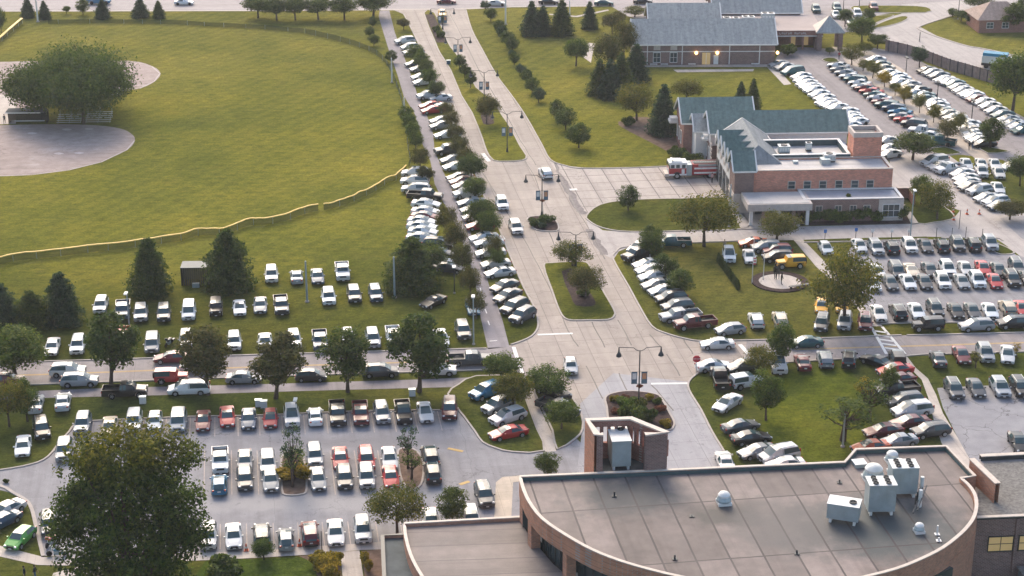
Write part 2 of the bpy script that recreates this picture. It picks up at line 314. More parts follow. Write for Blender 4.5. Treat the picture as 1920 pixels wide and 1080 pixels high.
M['car_glass'] = plain('tinted_car_glass', (.035, .070, .078), .14, .6, 0, .15, 1)
M['tyre'] = plain('black_rubber', (.018, .018, .018), .85, .2)
M['rim'] = plain('alloy_rim', (.42, .43, .44), .35, .5, .6, .1)
M['trim'] = plain('black_plastic_trim', (.022, .023, .025), .6, .3)
M['headlight'] = plain('clear_lamp_lens', (.55, .58, .60), .15, .6)
M['taillight'] = plain('red_lamp_lens', (.38, .02, .015), .25, .5)
M['plate'] = plain('number_plate', (.62, .62, .60), .6, .3)
# ------------------------------------------------------------ ground
def W(pts, z=0): return [G(x, y, z) for x, y in pts]
def smooth_line(p, closed=False, n=3):
    """Catmull-Rom through world points so kerbs curve instead of kinking"""
    out = []; L = len(p)
    for i in range(L if closed else L - 1):
        a, b, c, d = (p[(i + k) % L] if closed else p[min(max(i + k, 0), L - 1)] for k in (-1, 0, 1, 2))
        for s in range(n):
            t = s / n; out.append(.5 * ((2 * b) + (c - a) * t + (2 * a - 5 * b + 4 * c - d) * t * t + (3 * b - a - 3 * c + d) * t ** 3))
    if not closed: out.append(p[-1])
    return out
def sheet(name, px, z, mat, kind='structure', sm=0):
    p = W(px)
    if sm: p = smooth_line(p, True, sm)
    b = MB(); q = [(v.x, v.y, z) for v in p]
    a = sum(q[k][0] * q[(k + 1) % len(q)][1] - q[(k + 1) % len(q)][0] * q[k][1] for k in range(len(q)))
    b.face(q if a > 0 else q[::-1]); o = b.build(name, mat); o['kind'] = kind; return o
def ribbon(b, p, w_, z0, z1, closed=False, m=0):
    L = len(p); ins = []; outs = []
    for i in range(L):
        a = p[(i - 1) % L] if (closed or i > 0) else p[i]; c = p[(i + 1) % L] if (closed or i < L - 1) else p[i]
        d = Vector((c.x - a.x, c.y - a.y, 0)).normalized(); nrm = Vector((-d.y, d.x, 0)) * w_ / 2
        ins.append(p[i] + nrm); outs.append(p[i] - nrm)
    for i in range(L if closed else L - 1):
        j = (i + 1) % L; A, B, C_, D = outs[i], outs[j], ins[j], ins[i]
        z = lambda v, h: (v.x, v.y, h)
        b.face([z(A, z1), z(B, z1), z(C_, z1), z(D, z1)], m)
        b.face([z(A, z0), z(B, z0), z(B, z1), z(A, z1)], m); b.face([z(C_, z0), z(D, z0), z(D, z1), z(C_, z1)], m)
def kerb(px, closed=False, w_=.24, z0=0, z1=.14, n=3, name='kerb', mat=None):
    p = smooth_line(W(px), closed, n); b = MB(); ribbon(b, p, w_, z0, z1, closed); o = b.build(name, mat or M['kerb']); o['kind'] = 'structure'; return o
def island(px, mat, name='planted_island', z=.12, n=3):
    o = sheet(name, px, z, mat, sm=n); kerb(px, True, n=n, z1=z + .02); return o
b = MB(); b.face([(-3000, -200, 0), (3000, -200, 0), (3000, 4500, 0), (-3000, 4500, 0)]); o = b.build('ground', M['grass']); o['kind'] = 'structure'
0 and sheet('darker_lawn', [(-60, 500), (300, 478), (620, 440), (760, 470), (850, 440), (1010, 620), (960, 650), (860, 655), (-60, 682)], .006, M['grass_low'])
sheet('verge', [(-60, 700), (1000, 690), (1110, 800), (1110, 870), (-60, 1120)], .006, M['grass_low'])
sheet('east_lawn', [(1150, 455), (1660, 440), (1680, 640), (1240, 640)], .006, grass('clipped_lawn_grass', (.078, .088, .022), (.105, .105, .026), (.135, .125, .03)))
sheet('south_lawn', [(1290, 690), (2100, 640), (2100, 900), (1330, 900)], .006, M['grass_low'])
sheet('lush_lawn', [(1440, 740), (1500, 690), (1600, 700), (1640, 800), (1600, 850), (1500, 880), (1430, 880)], .012, grass('lush_lawn_grass', (.062, .085, .014), (.09, .108, .016), (.12, .125, .02)), sm=3)
# highway at the top of the view, with its sidewalk
sheet('highway', [(-1600, -60), (3600, -80), (3600, -10), (1900, 4), (1540, 7), (1160, 10), (960, 12), (880, 15), (735, 17), (480, 19), (0, 20), (-1600, 28)], .02, M['highway'])
sheet('highway_sidewalk', [(-400, 22.5), (0, 22), (480, 21), (735, 19.5), (880, 17.5), (960, 14), (1150, 12), (1150, 10.3), (960, 12.2), (880, 15), (735, 17), (480, 19), (0, 20), (-400, 20.5)], .04, M['kerb'])
sheet('church_drive', [(1140, 8), (1700, 5), (1760, 8), (1640, 30), (1600, 60), (1500, 62), (1440, 46), (1330, 40), (1210, 40), (1175, 30)], .016, M['highway'])
# boulevard: both carriageways and the crossing are one concrete slab field
road = [(736, 18), (757, 27), (762, 33), (768, 48), (782, 77), (802, 120), (812, 160), (840, 210), (862, 250), (880, 282), (892, 325), (905, 362), (920, 395), (937, 432), (950, 465), (982, 540), (1002, 577), (1009, 605), (1005, 622), (990, 635), (960, 646), (945, 652), (962, 690), (985, 704), (1040, 715), (1072, 742), (1090, 780), (1091, 806), (1085, 900), (1370, 900), (1362, 850), (1335, 810), (1315, 770), (1292, 732), (1292, 715), (1309, 700), (1350, 690), (1470, 680), (1420, 640), (1382, 639), (1315, 640), (1282, 635), (1247, 625), (1222, 612), (1200, 577), (1180, 540), (1150, 487), (1152, 475), (1167, 465), (1180, 445), (1130, 432), (1110, 425), (1100, 405), (1103, 398), (1130, 386), (1110, 316), (1060, 311), (1032, 300), (1015, 270), (985, 217), (958, 178), (930, 140), (905, 95), (885, 57), (874, 20), (876, 15)]
sheet('boulevard_road', road, .020, M['concrete'])
sheet('south_approach_road', [(1088, 757), (1150, 700), (1290, 716), (1292, 732), (1315, 770), (1335, 810), (1366, 860), (1375, 900), (1080, 900), (1091, 810)], .026, grid_mat('bluish_concrete_slabs', (.335, .325, .335), N_ANG, 4.6, 3.9, .09, (.13, .12, .12), .06, .08, .8, .05, .6, .2, (.27, .26, .26)))
sheet('fire_station_apron', [(1030, 303), (1060, 311), (1110, 316), (1185, 315), (1255, 312), (1385, 308), (1392, 372), (1275, 373), (1190, 376), (1130, 387), (1103, 400), (1095, 395), (1060, 345)], .030, M['apron'])
sheet('station_drive', [(1098, 410), (1130, 432), (1180, 436), (1380, 430), (1495, 425), (1705, 420), (1787, 411), (1800, 395), (1672, 350), (1668, 300), (1700, 288), (1780, 292), (1960, 420), (1960, 520), (1900, 470), (1868, 448), (1740, 444), (1500, 450), (1387, 453), (1287, 457), (1180, 463), (1160, 472), (1150, 487), (1120, 470)], .030, M['pale_road'])
# kerbs of the boulevard
kerb([(757, 27), (768, 48), (782, 77), (802, 120), (812, 160), (840, 210), (862, 250), (880, 282), (892, 325), (905, 362), (920, 395), (937, 432), (950, 465), (982, 540), (1002, 577), (1009, 605), (1005, 622), (990, 635), (958, 647)])
kerb([(874, 20), (885, 57), (905, 95), (930, 140), (958, 178), (985, 217), (1015, 270), (1032, 300), (1060, 311), (1090, 316), (1185, 315), (1255, 312)])
kerb([(1385, 452), (1287, 456), (1240, 459), (1170, 464), (1155, 473), (1150, 487), (1180, 540), (1200, 577), (1222, 612), (1247, 625), (1282, 635), (1315, 640), (1382, 639), (1530, 635), (1690, 629)])
# medians
sheet('grass_median', [(795, 25), (815, 25), (840, 80), (850, 95), (873, 125), (893, 165), (925, 190), (940, 215), (957, 240), (975, 275), (987, 293), (980, 301), (950, 303), (925, 301), (912, 283), (905, 262), (885, 212), (865, 180), (845, 132), (825, 100), (815, 77)], .13, M['grass'], sm=2)
kerb([(795, 25), (815, 25), (840, 80), (850, 95), (873, 125), (893, 165), (925, 190), (940, 215), (957, 240), (975, 275), (987, 293), (980, 301), (950, 303), (925, 301), (912, 283), (905, 262), (885, 212), (865, 180), (845, 132), (825, 100), (815, 77)], True, n=2)
sheet('planting_bed', [(797, 28), (813, 28), (836, 77), (835, 81), (819, 81)], .15, M['mulch'])
sheet('planting_bed', [(901, 208), (914, 206), (926, 228), (923, 234), (906, 233)], .15, M['mulch'], sm=2)
island([(989, 410), (1005, 406), (1035, 408), (1047, 424), (1042, 434), (1007, 432), (995, 422)], M['mulch'])
island([(1020, 500), (1035, 494), (1092, 492), (1107, 502), (1130, 545), (1150, 580), (1152, 592), (1140, 600), (1100, 601), (1065, 600), (1050, 585), (1035, 545)], M['grass'], 'grass_median')
sheet('planting_bed', [(1053, 510), (1087, 509), (1103, 545), (1117, 568), (1108, 576), (1080, 574), (1070, 556)], .14, M['mulch'], sm=2)
island([(1135, 747), (1150, 738), (1185, 734), (1230, 740), (1242, 751), (1255, 775), (1264, 792), (1262, 802), (1252, 808), (1200, 812), (1150, 808), (1141, 790), (1138, 765)], M['mulch'])
island([(1100, 405), (1125, 385), (1180, 376), (1280, 373), (1372, 373), (1392, 402), (1402, 428), (1300, 433), (1180, 435), (1130, 428), (1106, 416)], M['grass_low'], 'grass_oval')
# east-west road, left arm
sheet('west_road', [(-1400, 722), (162, 676), (445, 667), (692, 660), (867, 655), (962, 650), (985, 700), (930, 694), (890, 695), (480, 707), (48, 722), (-1400, 768)], .024, M['asphalt_warm'])
kerb([(-1400, 768), (48, 722), (480, 707), (890, 695), (930, 694)]); kerb([(-1400, 722), (162, 676), (445, 667), (692, 660), (867, 655), (912, 654)])
sheet('west_path', [(-60, 740), (75, 733), (195, 728), (480, 721), (780, 712), (930, 706), (985, 704), (988, 712), (900, 720), (855, 726), (655, 731), (480, 736), (312, 741), (100, 746), (-60, 752)], .028, M['asphalt_path'])
sheet('east_road', [(1400, 640), (1530, 635), (1690, 629), (1920, 624), (3600, 580), (3600, 615), (1920, 660), (1700, 668), (1480, 677), (1440, 685), (1395, 690)], .028, M['asphalt_warm'])
kerb([(1309, 700), (1350, 690), (1470, 680), (1700, 668), (1920, 660), (3600, 615)]); kerb([(1700, 629), (1920, 624), (3600, 580)])
kerb([(1309, 700), (1293, 714), (1292, 732), (1315, 770), (1335, 810), (1362, 855), (1375, 890)])
for pp in ([(-100, 708), (45, 703), (160, 699), (290, 694), (567, 685), (730, 680), (842, 676.5)], [(1490, 655), (1920, 642), (3600, 597)]):
    for off in (0, 1.4):
        p = W([(x, y + off) for x, y in pp]); b = MB(); ribbon(b, p, .13, .03, .036); o = b.build('yellow_centre_line', M['paint_yellow']); o['kind'] = 'structure'
# north-south path beside the field, and its sidewalk
sheet('field_path', [(710, 31), (720, 65), (730, 97), (745, 140), (757, 180), (777, 212), (790, 255), (792, 270), (807, 302), (815, 345), (830, 377), (850, 412), (865, 450), (880, 490), (892, 535), (900, 590), (915, 655), (955, 650), (942, 600), (930, 565), (917, 535), (910, 510), (895, 470), (880, 430), (862, 390), (847, 355), (830, 320), (815, 282), (812, 250), (800, 215), (782, 175), (767, 130), (752, 92), (740, 60), (730, 20), (712, 20)], .024, M['asphalt_path'])
sheet('sidewalk', [(985, 712), (997, 729), (1012, 765), (1034, 810), (1043, 846), (1021, 848), (1009, 808), (985, 747), (976, 722)], .030, M['walk'])
island([(893, 706), (975, 710), (985, 747), (1007, 806), (1020, 846), (960, 848), (930, 841), (905, 830), (892, 812), (870, 782), (862, 772), (840, 740), (860, 722)], M['grass_low'], 'grass_lobe', .13, 2)
island([(1000, 722), (1040, 715), (1070, 742), (1090, 778), (1092, 806), (1080, 822), (1045, 843), (1036, 808), (1014, 762)], M['grass_low'], 'grass_lobe', .13, 2)
# stop bars and arrows
def line(px, w_=.5, z=.045, mat='paint_white'):
    b = MB(); ribbon(b, W(px), w_, z - .004, z); o = b.build('road_marking', M[mat]); o['kind'] = 'structure'
line([(1008, 628), (1074, 625.5)]); line([(963, 651), (979, 700)]); line([(1221, 720), (1289, 719)]); line([(1387, 646), (1403, 664)], .6)
line([(905, 288), (917, 303)], .7); line([(917, 278), (936, 301)], .25); line([(918, 640), (932, 639)], .2)
line([(938, 441), (944, 449)], .7); line([(1068, 356), (1082, 355)], .8)
for y in (540, 556, 580, 602): line([(900 + (y - 540) * .24, y), (903 + (y - 540) * .24, y + 8)], .15)
# crosswalk east
line([(1634, 614), (1662, 664)], .4); line([(1654, 613), (1697, 664)], .4)
for k in range(6):
    t = k / 6 + .05; line([(1636 + 32 * t, 618 + 48 * t), (1662 + 33 * t, 622 + 48 * t)], .45)
sheet('sidewalk', [(1487, 449), (1505, 449), (1560, 505), (1600, 560), (1655, 612), (1634, 612), (1618, 592), (1580, 545), (1530, 500)], .028, M['walk'])
sheet('sidewalk', [(1676, 667), (1697, 664), (1717, 690), (1740, 710), (1755, 740), (1768, 775), (1795, 820), (1840, 900), (1800, 900), (1765, 830), (1750, 785), (1740, 745), (1728, 712), (1700, 685)], .028, M['walk'])
# joints sealed with tar, drawn as the continuous lines seen in the photo
jb = MB()
for pp in ([(873, 278), (916, 340), (961, 415), (1000, 480), (1040, 560), (1065, 620), (1084, 650)], [(1000, 135), (1000, 135.1)], [(1040, 310), (1075, 380), (1110, 440), (1135, 486)], [(985, 302), (1008, 345), (1020, 402)],
           [(1110, 604), (1134, 652)], [(1158, 600), (1185, 648)], [(1100, 686), (1131, 748)], [(1219, 628), (1240, 652)], [(1282, 637), (1300, 665)], [(1250, 664), (1275, 705)], [(1030, 436), (1052, 490)], [(1160, 700), (1177, 734)], [(843, 27), (870, 75), (900, 135), (940, 200), (975, 262), (1005, 310)], [(1222, 722), (1262, 770)]):
    p = smooth_line(W(pp), False, 4)
    p = [v + Vector((random.uniform(-.08, .08), random.uniform(-.08, .08), 0)) for v in p]; ribbon(jb, p, .17, .03, .038)
o = jb.build('tar_joint', plain('tar', (.085, .072, .068), .6, .4)); o['kind'] = 'structure'
for pp, w_ in (([(1050, 330), (1064, 352), (1082, 388), (1094, 402)], 1.3), ([(1106, 430), (1118, 452), (1134, 478)], 1.2), ([(1040, 305), (1052, 332)], .5)):
    p = smooth_line(W(pp), False, 5); p = [v + Vector((random.uniform(-.3, .3), 0, 0)) for v in p]; q_ = MB(); ribbon(q_, p, w_, .03, .036); o = q_.build('road_patch', plain('old_asphalt_patch', (.19, .165, .16), .85, .3, 0, .3, 1.5)); o['kind'] = 'structure'
# west car park
wl = [(172, 790), (357, 782), (475, 780), (692, 771), (862, 770), (892, 810), (905, 830), (930, 842), (960, 848), (1020, 848), (1045, 844), (1080, 822), (1110, 850), (1110, 1000), (925, 1010), (720, 1015), (692, 1019), (555, 1027), (480, 1035), (375, 1036), (125, 1046), (81, 1042), (67, 985), (60, 957), (50, 940), (25, 925), (-60, 905), (-60, 885), (0, 882), (60, 871), (90, 857), (112, 830), (130, 810), (140, 798)]
sheet('west_car_park', wl, .024, M['asphalt'])
kerb([(-60, 885), (0, 882), (60, 871), (90, 857), (112, 830), (130, 810), (140, 798), (172, 790)]); kerb([(172, 790), (357, 782), (475, 780), (692, 771), (862, 770)])
kerb([(-60, 905), (0, 912), (25, 925), (50, 940), (60, 957), (67, 985), (81, 1044)], w_=.4)
sheet('sidewalk', [(-60, 1010), (0, 1024), (81, 1045), (125, 1046), (375, 1036), (480, 1035), (555, 1027), (692, 1019), (730, 1014), (730, 1030), (677, 1032), (605, 1039), (475, 1047), (387, 1051), (125, 1061), (70, 1060), (0, 1044), (-60, 1030)], .05, M['walk'])
sheet('entrance_walk', [(638, 1036), (674, 1033), (684, 1100), (644, 1100)], .055, M['walk'])
sheet('sidewalk', [(926, 985), (930, 905), (942, 895), (1000, 890), (1000, 900), (962, 905), (958, 985)], .05, grid_mat('tan_walk', (.50, .42, .33), N_ANG, 1.8, 1.8, .05, (.25, .21, .17)))
sheet('front_lawn', [(385, 1052), (475, 1049), (560, 1045), (590, 1053), (600, 1110), (385, 1110)], .03, M['lush'], sm=2)
sheet('mulch_bed', [(560, 1043), (605, 1040), (637, 1037), (642, 1100), (600, 1100), (588, 1055)], .035, M['brown_earth'])
sheet('mulch_bed', [(678, 1034), (725, 1029), (735, 1100), (686, 1100)], .035, M['brown_earth'])
sheet('side_walk', [(100, 1075), (150, 1062), (200, 1062), (190, 1100), (90, 1100)], .03, M['walk'])
island([(527, 872), (531, 855), (548, 847), (563, 853), (572, 872), (575, 918), (565, 928), (537, 929), (529, 920)], M['brown_earth'])
island([(746, 850), (750, 843), (765, 841), (780, 846), (794, 867), (792, 902), (782, 916), (765, 917), (752, 897), (747, 867)], M['brown_earth'])
def stalls(cx, y0, dy, length, mat='paint_faint', vec=None, w_=.11):
    b = MB()
    for x, y in zip(cx, y0):
        p = G(x, y); 
        a = N_ANG if vec is None else HEAD(x, y, *vec)
        d = Vector((math.cos(a), math.sin(a), 0)); q = p + d * (length if vec else -length * (1 if dy > 0 else -1))
        ribbon(b, [p, q], w_, .030, .034)
    o = b.build('stall_lines', M[mat]); o['kind'] = 'structure'
xs = [176, 228, 270, 312, 357, 403, 446, 486, 528, 569, 611, 655, 696, 736, 776, 820]
stalls(xs, [788 - (x - 172) * .026 for x in xs], 1, 5.6)
xs = [384, 434, 482, 619, 664, 708]; stalls(xs, [845] * 6, 1, 11.2)
xs = [366, 413, 462, 512, 558, 604, 652, 656 + 48, 750, 798]; stalls(xs, [984 - (x - 366) * .02 for x in xs], 1, 5.6)
line([(840, 841), (868, 847)], .5, .045, 'paint_yellow'); line([(862, 909), (880, 903)], .5, .045, 'paint_yellow')
# east car park
sheet('east_car_park', [(1590, 470), (1610, 450), (1740, 449), (1862, 452), (1905, 478), (2050, 520), (2200, 590), (2200, 600), (1920, 604), (1710, 606), (1650, 608), (1634, 600), (1612, 560), (1590, 510)], .034, M['asphalt'])
sheet('verge_strip', [(1507, 451), (1600, 448), (1737, 445), (1741, 448), (1610, 452), (1508, 454)], .14, M['grass_low'])
kerb([(1507, 455), (1610, 453), (1740, 449)]); kerb([(1765, 447), (1862, 446), (1880, 452)])
island([(1858, 455), (1868, 457), (1890, 466), (1902, 475), (1885, 478), (1866, 474)], M['grass_low'], 'grass_island', .12, 2)
kerb([(1650, 608), (1710, 606), (1920, 604), (2100, 600)])
for cx, y0 in (([1625, 1657, 1688, 1720, 1750, 1781, 1811, 1841, 1872], 478), ([1653, 1686, 1718, 1750, 1785, 1818, 1849, 1881, 1912], 546), ([1630, 1665, 1701, 1737, 1774, 1808, 1840, 1873, 1903], 604)):
    stalls(cx, [y0] * len(cx), 1, 5.4, vec=(-.67, -1))
sheet('southeast_car_park', [(1757, 728), (1790, 726), (2200, 708), (2200, 900), (1840, 900), (1795, 820), (1768, 765)], .036, M['cracked'])
stalls([1812, 1853, 1898], [750, 748, 746], 1, 5.2, vec=(-.67, -1))
# station grounds
island([(1700, 352), (1722, 358), (1770, 388), (1788, 404), (1784, 412), (1750, 418), (1718, 419), (1692, 388), (1672, 360)], M['grass_low'], 'grass_island', .12, 2)
sheet('sidewalk', [(1690, 385), (1698, 385), (1722, 420), (1708, 421)], .17, M['walk'])
sheet('planting_bed', [(1495, 412), (1700, 406), (1708, 420), (1495, 424)], .05, M['mulch'])
sheet('planting_bed', [(1215, 220), (1270, 262), (1320, 300), (1352, 312), (1290, 312), (1262, 290), (1210, 262), (1160, 235), (1170, 225)], .03, M['brown_earth'], sm=2)
sheet('entrance_terrace', [(1372, 402), (1410, 390), (1500, 410), (1500, 427), (1390, 431)], .14, M['walk'])
island([(1822, 350), (1866, 322), (1900, 310), (1935, 330), (1935, 400), (1885, 385), (1850, 392), (1842, 382)], M['grass_low'], 'grass_island', .10, 2)
sheet('drive_asphalt', [(1875, 410), (1900, 405), (1960, 405), (1960, 470), (1915, 447)], .044, M['asphalt'])
# upper car park
sheet('north_car_park', [(1450, 118), (1462, 98), (1500, 88), (1560, 92), (1640, 90), (1700, 100), (1745, 125), (1960, 242), (1960, 345), (1880, 300), (1800, 290), (1700, 300), (1665, 300), (1560, 215), (1480, 140)], .022, M['asphalt_warm'])
sheet('brick_promenade', [(1560, 88), (1625, 92), (1690, 128), (1760, 185), (1836, 265), (1858, 300), (1880, 312), (1850, 314), (1795, 272), (1750, 240), (1690, 195), (1640, 160), (1590, 120)], .040, grid_mat('pinkish_pavers', (.46, .385, .31), N_ANG, 1.2, 1.2, .05, (.3, .24, .2), .08, .1))
island([(1740, 283), (1770, 276), (1795, 284), (1800, 288), (1770, 291)], M['grass_low'], 'grass_island', .12, 2)
island([(1832, 274), (1850, 276), (1888, 283), (1886, 286), (1852, 288)], M['grass_low'], 'grass_island', .12, 2)
island([(1541, 113), (1552, 109), (1566, 110), (1572, 116), (1556, 118)], M['grass_low'], 'grass_island', .12, 2)
sheet('sidewalk', [(1205, 123), (1450, 120), (1484, 158), (1470, 160), (1438, 126), (1205, 126)], .05, M['walk'])
sheet('sidewalk', [(1262, 131), (1414, 130), (1412, 134), (1270, 136)], .06, M['walk'])
sheet('pale_terrace', [(1092, 106), (1102, 80), (1116, 82), (1112, 96), (1108, 118)], .03, M['walk'])
sheet('sidewalk', [(1030, 26), (1080, 30), (1140, 18), (1142, 20), (1082, 32.5), (1030, 28)], .04, M['kerb'])
sheet('east_lane', [(1690, 8), (1790, 2), (1850, -10), (2300, -20), (2300, 10), (1960, 0), (1790, 28), (1765, 36), (1724, 50), (1765, 72), (1815, 87), (1860, 95), (2060, 140), (2060, 175), (1885, 140), (1740, 100), (1660, 78), (1625, 60), (1640, 40), (1690, 26)], .026, M['pale_road'])
kerb([(1790, 28), (1765, 36), (1724, 50), (1728, 58), (1765, 72), (1815, 87), (1860, 95), (2060, 140)], w_=.5)
island([(1600, 12), (1649, 11), (1720, 12), (1744, 17), (1735, 24), (1647, 24), (1600, 20)], M['grass'], 'grass_island', .1, 2)
island([(1615, 37), (1645, 30), (1676, 29), (1660, 36), (1630, 48), (1618, 50)], M['grass'], 'grass_island', .1, 2)
island([(1634, 53), (1660, 40), (1690, 31), (1703, 33), (1692, 41), (1665, 49)], M['grass'], 'grass_island', .1, 2)
# ball field dirt
sheet('infield_dirt', [(-80, 336), (0, 330), (60, 327), (130, 318), (190, 303), (240, 280), (253, 262), (245, 250), (225, 241), (180, 235), (100, 233), (0, 235), (-80, 238)], .02, M['sand'], sm=3)
sheet('infield_dirt', [(-80, 112), (0, 116), (45, 115), (120, 116), (240, 114), (285, 124), (301, 138), (290, 153), (265, 165), (230, 171), (120, 190), (20, 205), (-80, 190)], .02, M['sand'], sm=3)
sheet('dugout_pad', [(-60, 178), (30, 178), (30, 232), (-60, 236)], .03, M['walk'])
line([(-20, 331), (60, 328), (130, 319), (190, 304), (238, 281), (252, 264)], .25, .03, 'sandline'); line([(285, 125), (300, 138), (289, 153), (262, 166)], .25, .03, 'sandline')
for x, y in ((125, 243), (167, 242), (110, 288), (148, 287), (60, 250)): sheet('worn_patch', [(x - 9, y), (x, y - 2), (x + 10, y), (x, y + 2)], .026, M['sandline'], sm=2)
# memorial patio
c0 = G(1462, 529); e1 = (G(1502, 529) - c0).length
pr = [(c0.x + e1 * math.cos(t * math.pi / 18), c0.y + e1 * math.sin(t * math.pi / 18)) for t in range(36)]
b = MB(); b.prism(pr, 0, .10); o = b.build('patio', M['walk']); o['kind'] = 'structure'
b = MB(); ribbon(b, [Vector((c0.x + (e1 + .5) * math.cos(t * math.pi / 18), c0.y + (e1 + .5) * math.sin(t * math.pi / 18), 0)) for t in range(36)], 1.1, 0, .16, True); o = b.build('patio_border', M['mulch']); o['kind'] = 'structure'
# ------------------------------------------------------------ vehicles
COLR = {'W': ((.64, .64, .62), 'white'), 'S': ((.27, .285, .295), 'silver'), 'G': ((.07, .075, .08), 'dark grey'), 'K': ((.012, .013, .015), 'black'), 'R': ((.42, .025, .028), 'red'), 'M': ((.14, .018, .024), 'maroon'),
        'B': ((.025, .16, .27), 'blue'), 'N': ((.035, .075, .13), 'navy blue'), 'T': ((.02, .10, .11), 'dark teal'), 'O': ((.55, .09, .02), 'orange'), 'Y': ((.72, .36, .02), 'yellow'), 'L': ((.12, .42, .07), 'lime green'), 'E': ((.52, .45, .34), 'beige')}
KIND = {'s': 'sedan', 'u': 'SUV', 'h': 'hatchback', 'v': 'minivan', 'p': 'pickup truck', 'j': 'off-roader', 'k': 'sports car'}
# stations: (t, sill, belt, top, half-width factor, roof half-width factor, side kind, top kind) for the cell that FOLLOWS the station
SPEC = {
 's': (4.75, .91, .33, .19, .81, [(0, .34, .56, .60, .80, .5, 'b', 'b'), (.025, .24, .64, .70, .93, .6, 'b', 'b'), (.14, .21, .78, .84, .99, .66, 'b', 'b'), (.245, .21, .90, .95, 1, .80, 'b', 'w'), (.415, .21, .92, 1.38, 1, .70, 'g', 'b'), (.53, .21, .94, 1.45, 1, .70, 'g', 'b'), (.69, .21, .96, 1.40, 1, .68, 'g', 'r'), (.83, .22, .98, 1.08, .99, .72, 'b', 'b'), (.96, .26, .96, 1.05, .95, .64, 'b', 'b'), (1, .36, .82, .88, .84, .5, 'b', 'b')]),
 'h': (4.2, .89, .33, .20, .80, [(0, .34, .58, .62, .80, .5, 'b', 'b'), (.03, .24, .70, .76, .93, .6, 'b', 'b'), (.20, .21, .90, .98, 1, .80, 'b', 'w'), (.385, .21, .95, 1.44, 1, .70, 'g', 'b'), (.54, .21, .97, 1.51, 1, .70, 'g', 'b'), (.84, .22, 1.0, 1.42, .98, .66, 'g', 'r'), (.965, .26, 1.0, 1.06, .94, .7, 'b', 'b'), (1, .36, .85, .90, .86, .6, 'b', 'b')]),
 'u': (4.75, .95, .37, .19, .80, [(0, .38, .74, .80, .84, .6, 'b', 'b'), (.025, .28, .88, .95, .95, .68, 'b', 'b'), (.20, .26, 1.02, 1.08, 1, .82, 'b', 'w'), (.365, .26, 1.06, 1.62, 1, .74, 'g', 'b'), (.52, .26, 1.07, 1.71, 1, .74, 'g', 'b'), (.71, .26, 1.08, 1.70, 1, .74, 'g', 'b'), (.90, .28, 1.10, 1.62, .98, .70, 'g', 'r'), (.97, .32, 1.08, 1.14, .96, .74, 'b', 'b'), (1, .42, .92, .97, .88, .7, 'b', 'b')]),
 'v': (5.1, .99, .34, .19, .79, [(0, .34, .62, .68, .82, .6, 'b', 'b'), (.025, .24, .78, .86, .94, .66, 'b', 'b'), (.15, .22, .95, 1.04, 1, .78, 'b', 'w'), (.33, .22, 1.02, 1.66, 1, .78, 'g', 'b'), (.50, .22, 1.04, 1.75, 1, .78, 'g', 'b'), (.70, .22, 1.05, 1.75, 1, .78, 'g', 'b'), (.93, .24, 1.06, 1.66, .98, .74, 'g', 'r'), (.98, .3, 1.05, 1.12, .96, .76, 'b', 'b'), (1, .36, .85, .90, .9, .7, 'b', 'b')]),
 'k': (4.5, .93, .33, .18, .81, [(0, .30, .50, .54, .80, .5, 'b', 'b'), (.03, .20, .62, .68, .94, .6, 'b', 'b'), (.16, .18, .74, .82, 1, .66, 'b', 'b'), (.34, .18, .86, .92, 1, .74, 'b', 'w'), (.47, .18, .88, 1.26, 1, .66, 'g', 'b'), (.58, .18, .90, 1.28, 1, .66, 'g', 'r'), (.80, .2, .94, 1.02, 1, .7, 'b', 'b'), (.96, .24, .94, .99, .95, .6, 'b', 'b'), (1, .34, .78, .84, .86, .5, 'b', 'b')]),
 'p': (5.8, 1.0, .42, .17, .77, [(0, .46, .92, .98, .86, .7, 'b', 'b'), (.025, .36, 1.04, 1.12, .97, .76, 'b', 'b'), (.23, .34, 1.14, 1.22, 1, .80, 'b', 'w'), (.31, .34, 1.18, 1.78, 1, .76, 'g', 'b'), (.45, .34, 1.18, 1.86, 1, .76, 'g', 'b'), (.575, .34, 1.18, 1.82, 1, .76, 'g', 'r'), (.605, .34, 1.20, 1.24, 1, .80, 'b', 'b')]),
 'j': (4.2, .88, .42, .16, .80, [(0, .48, .96, 1.02, .74, .7, 'b', 'b'), (.02, .42, 1.08, 1.14, .80, .78, 'b', 'b'), (.30, .40, 1.14, 1.18, .86, .80, 'b', 'w'), (.355, .36, 1.14, 1.78, 1, .84, 'g', 'b'), (.55, .36, 1.14, 1.84, 1, .84, 'g', 'b'), (.75, .36, 1.14, 1.84, 1, .84, 'g', 'b'), (.985, .38, 1.14, 1.80, 1, .82, 'b', 'r'), (1, .42, 1.12, 1.16, 1, .86, 'b', 'b')]),
}
def stations(k):
    L, hw, wr, wf, wb, st = SPEC[k]
    def interp(t):
        for a, b_ in zip(st, st[1:]):
            if a[0] <= t <= b_[0]:
                u = (t - a[0]) / (b_[0] - a[0]); return [a[i] + (b_[i] - a[i]) * u for i in range(6)] + [a[6], a[7]]
        return list(st[-1])
    ts = {a[0] for a in st}
    for w_ in (wf, wb):
        for o in (-1.28, -1.0, -.7, -.35, 0, .35, .7, 1.0, 1.28):
            t = w_ + o * wr / L
            if t < st[-1][0]: ts.add(round(t, 4))
    for t in (.515, .535): ts.add(t)                   # door pillar
    out = []
    for t in sorted(ts):
        s = interp(t)
        for w_ in (wf, wb):
            d = abs(t - w_) * L / wr
            if d < 1.2: s[1] = max(s[1], wr + wr * 1.12 * math.sqrt(max(0, 1 - (d / 1.2) ** 2)) - .02)
        if abs(t - .515) < 1e-6 and s[6] == 'g': s[6] = 'b'
        s[0] = t; out.append(s)
    return out, L, hw, wr, wf, wb
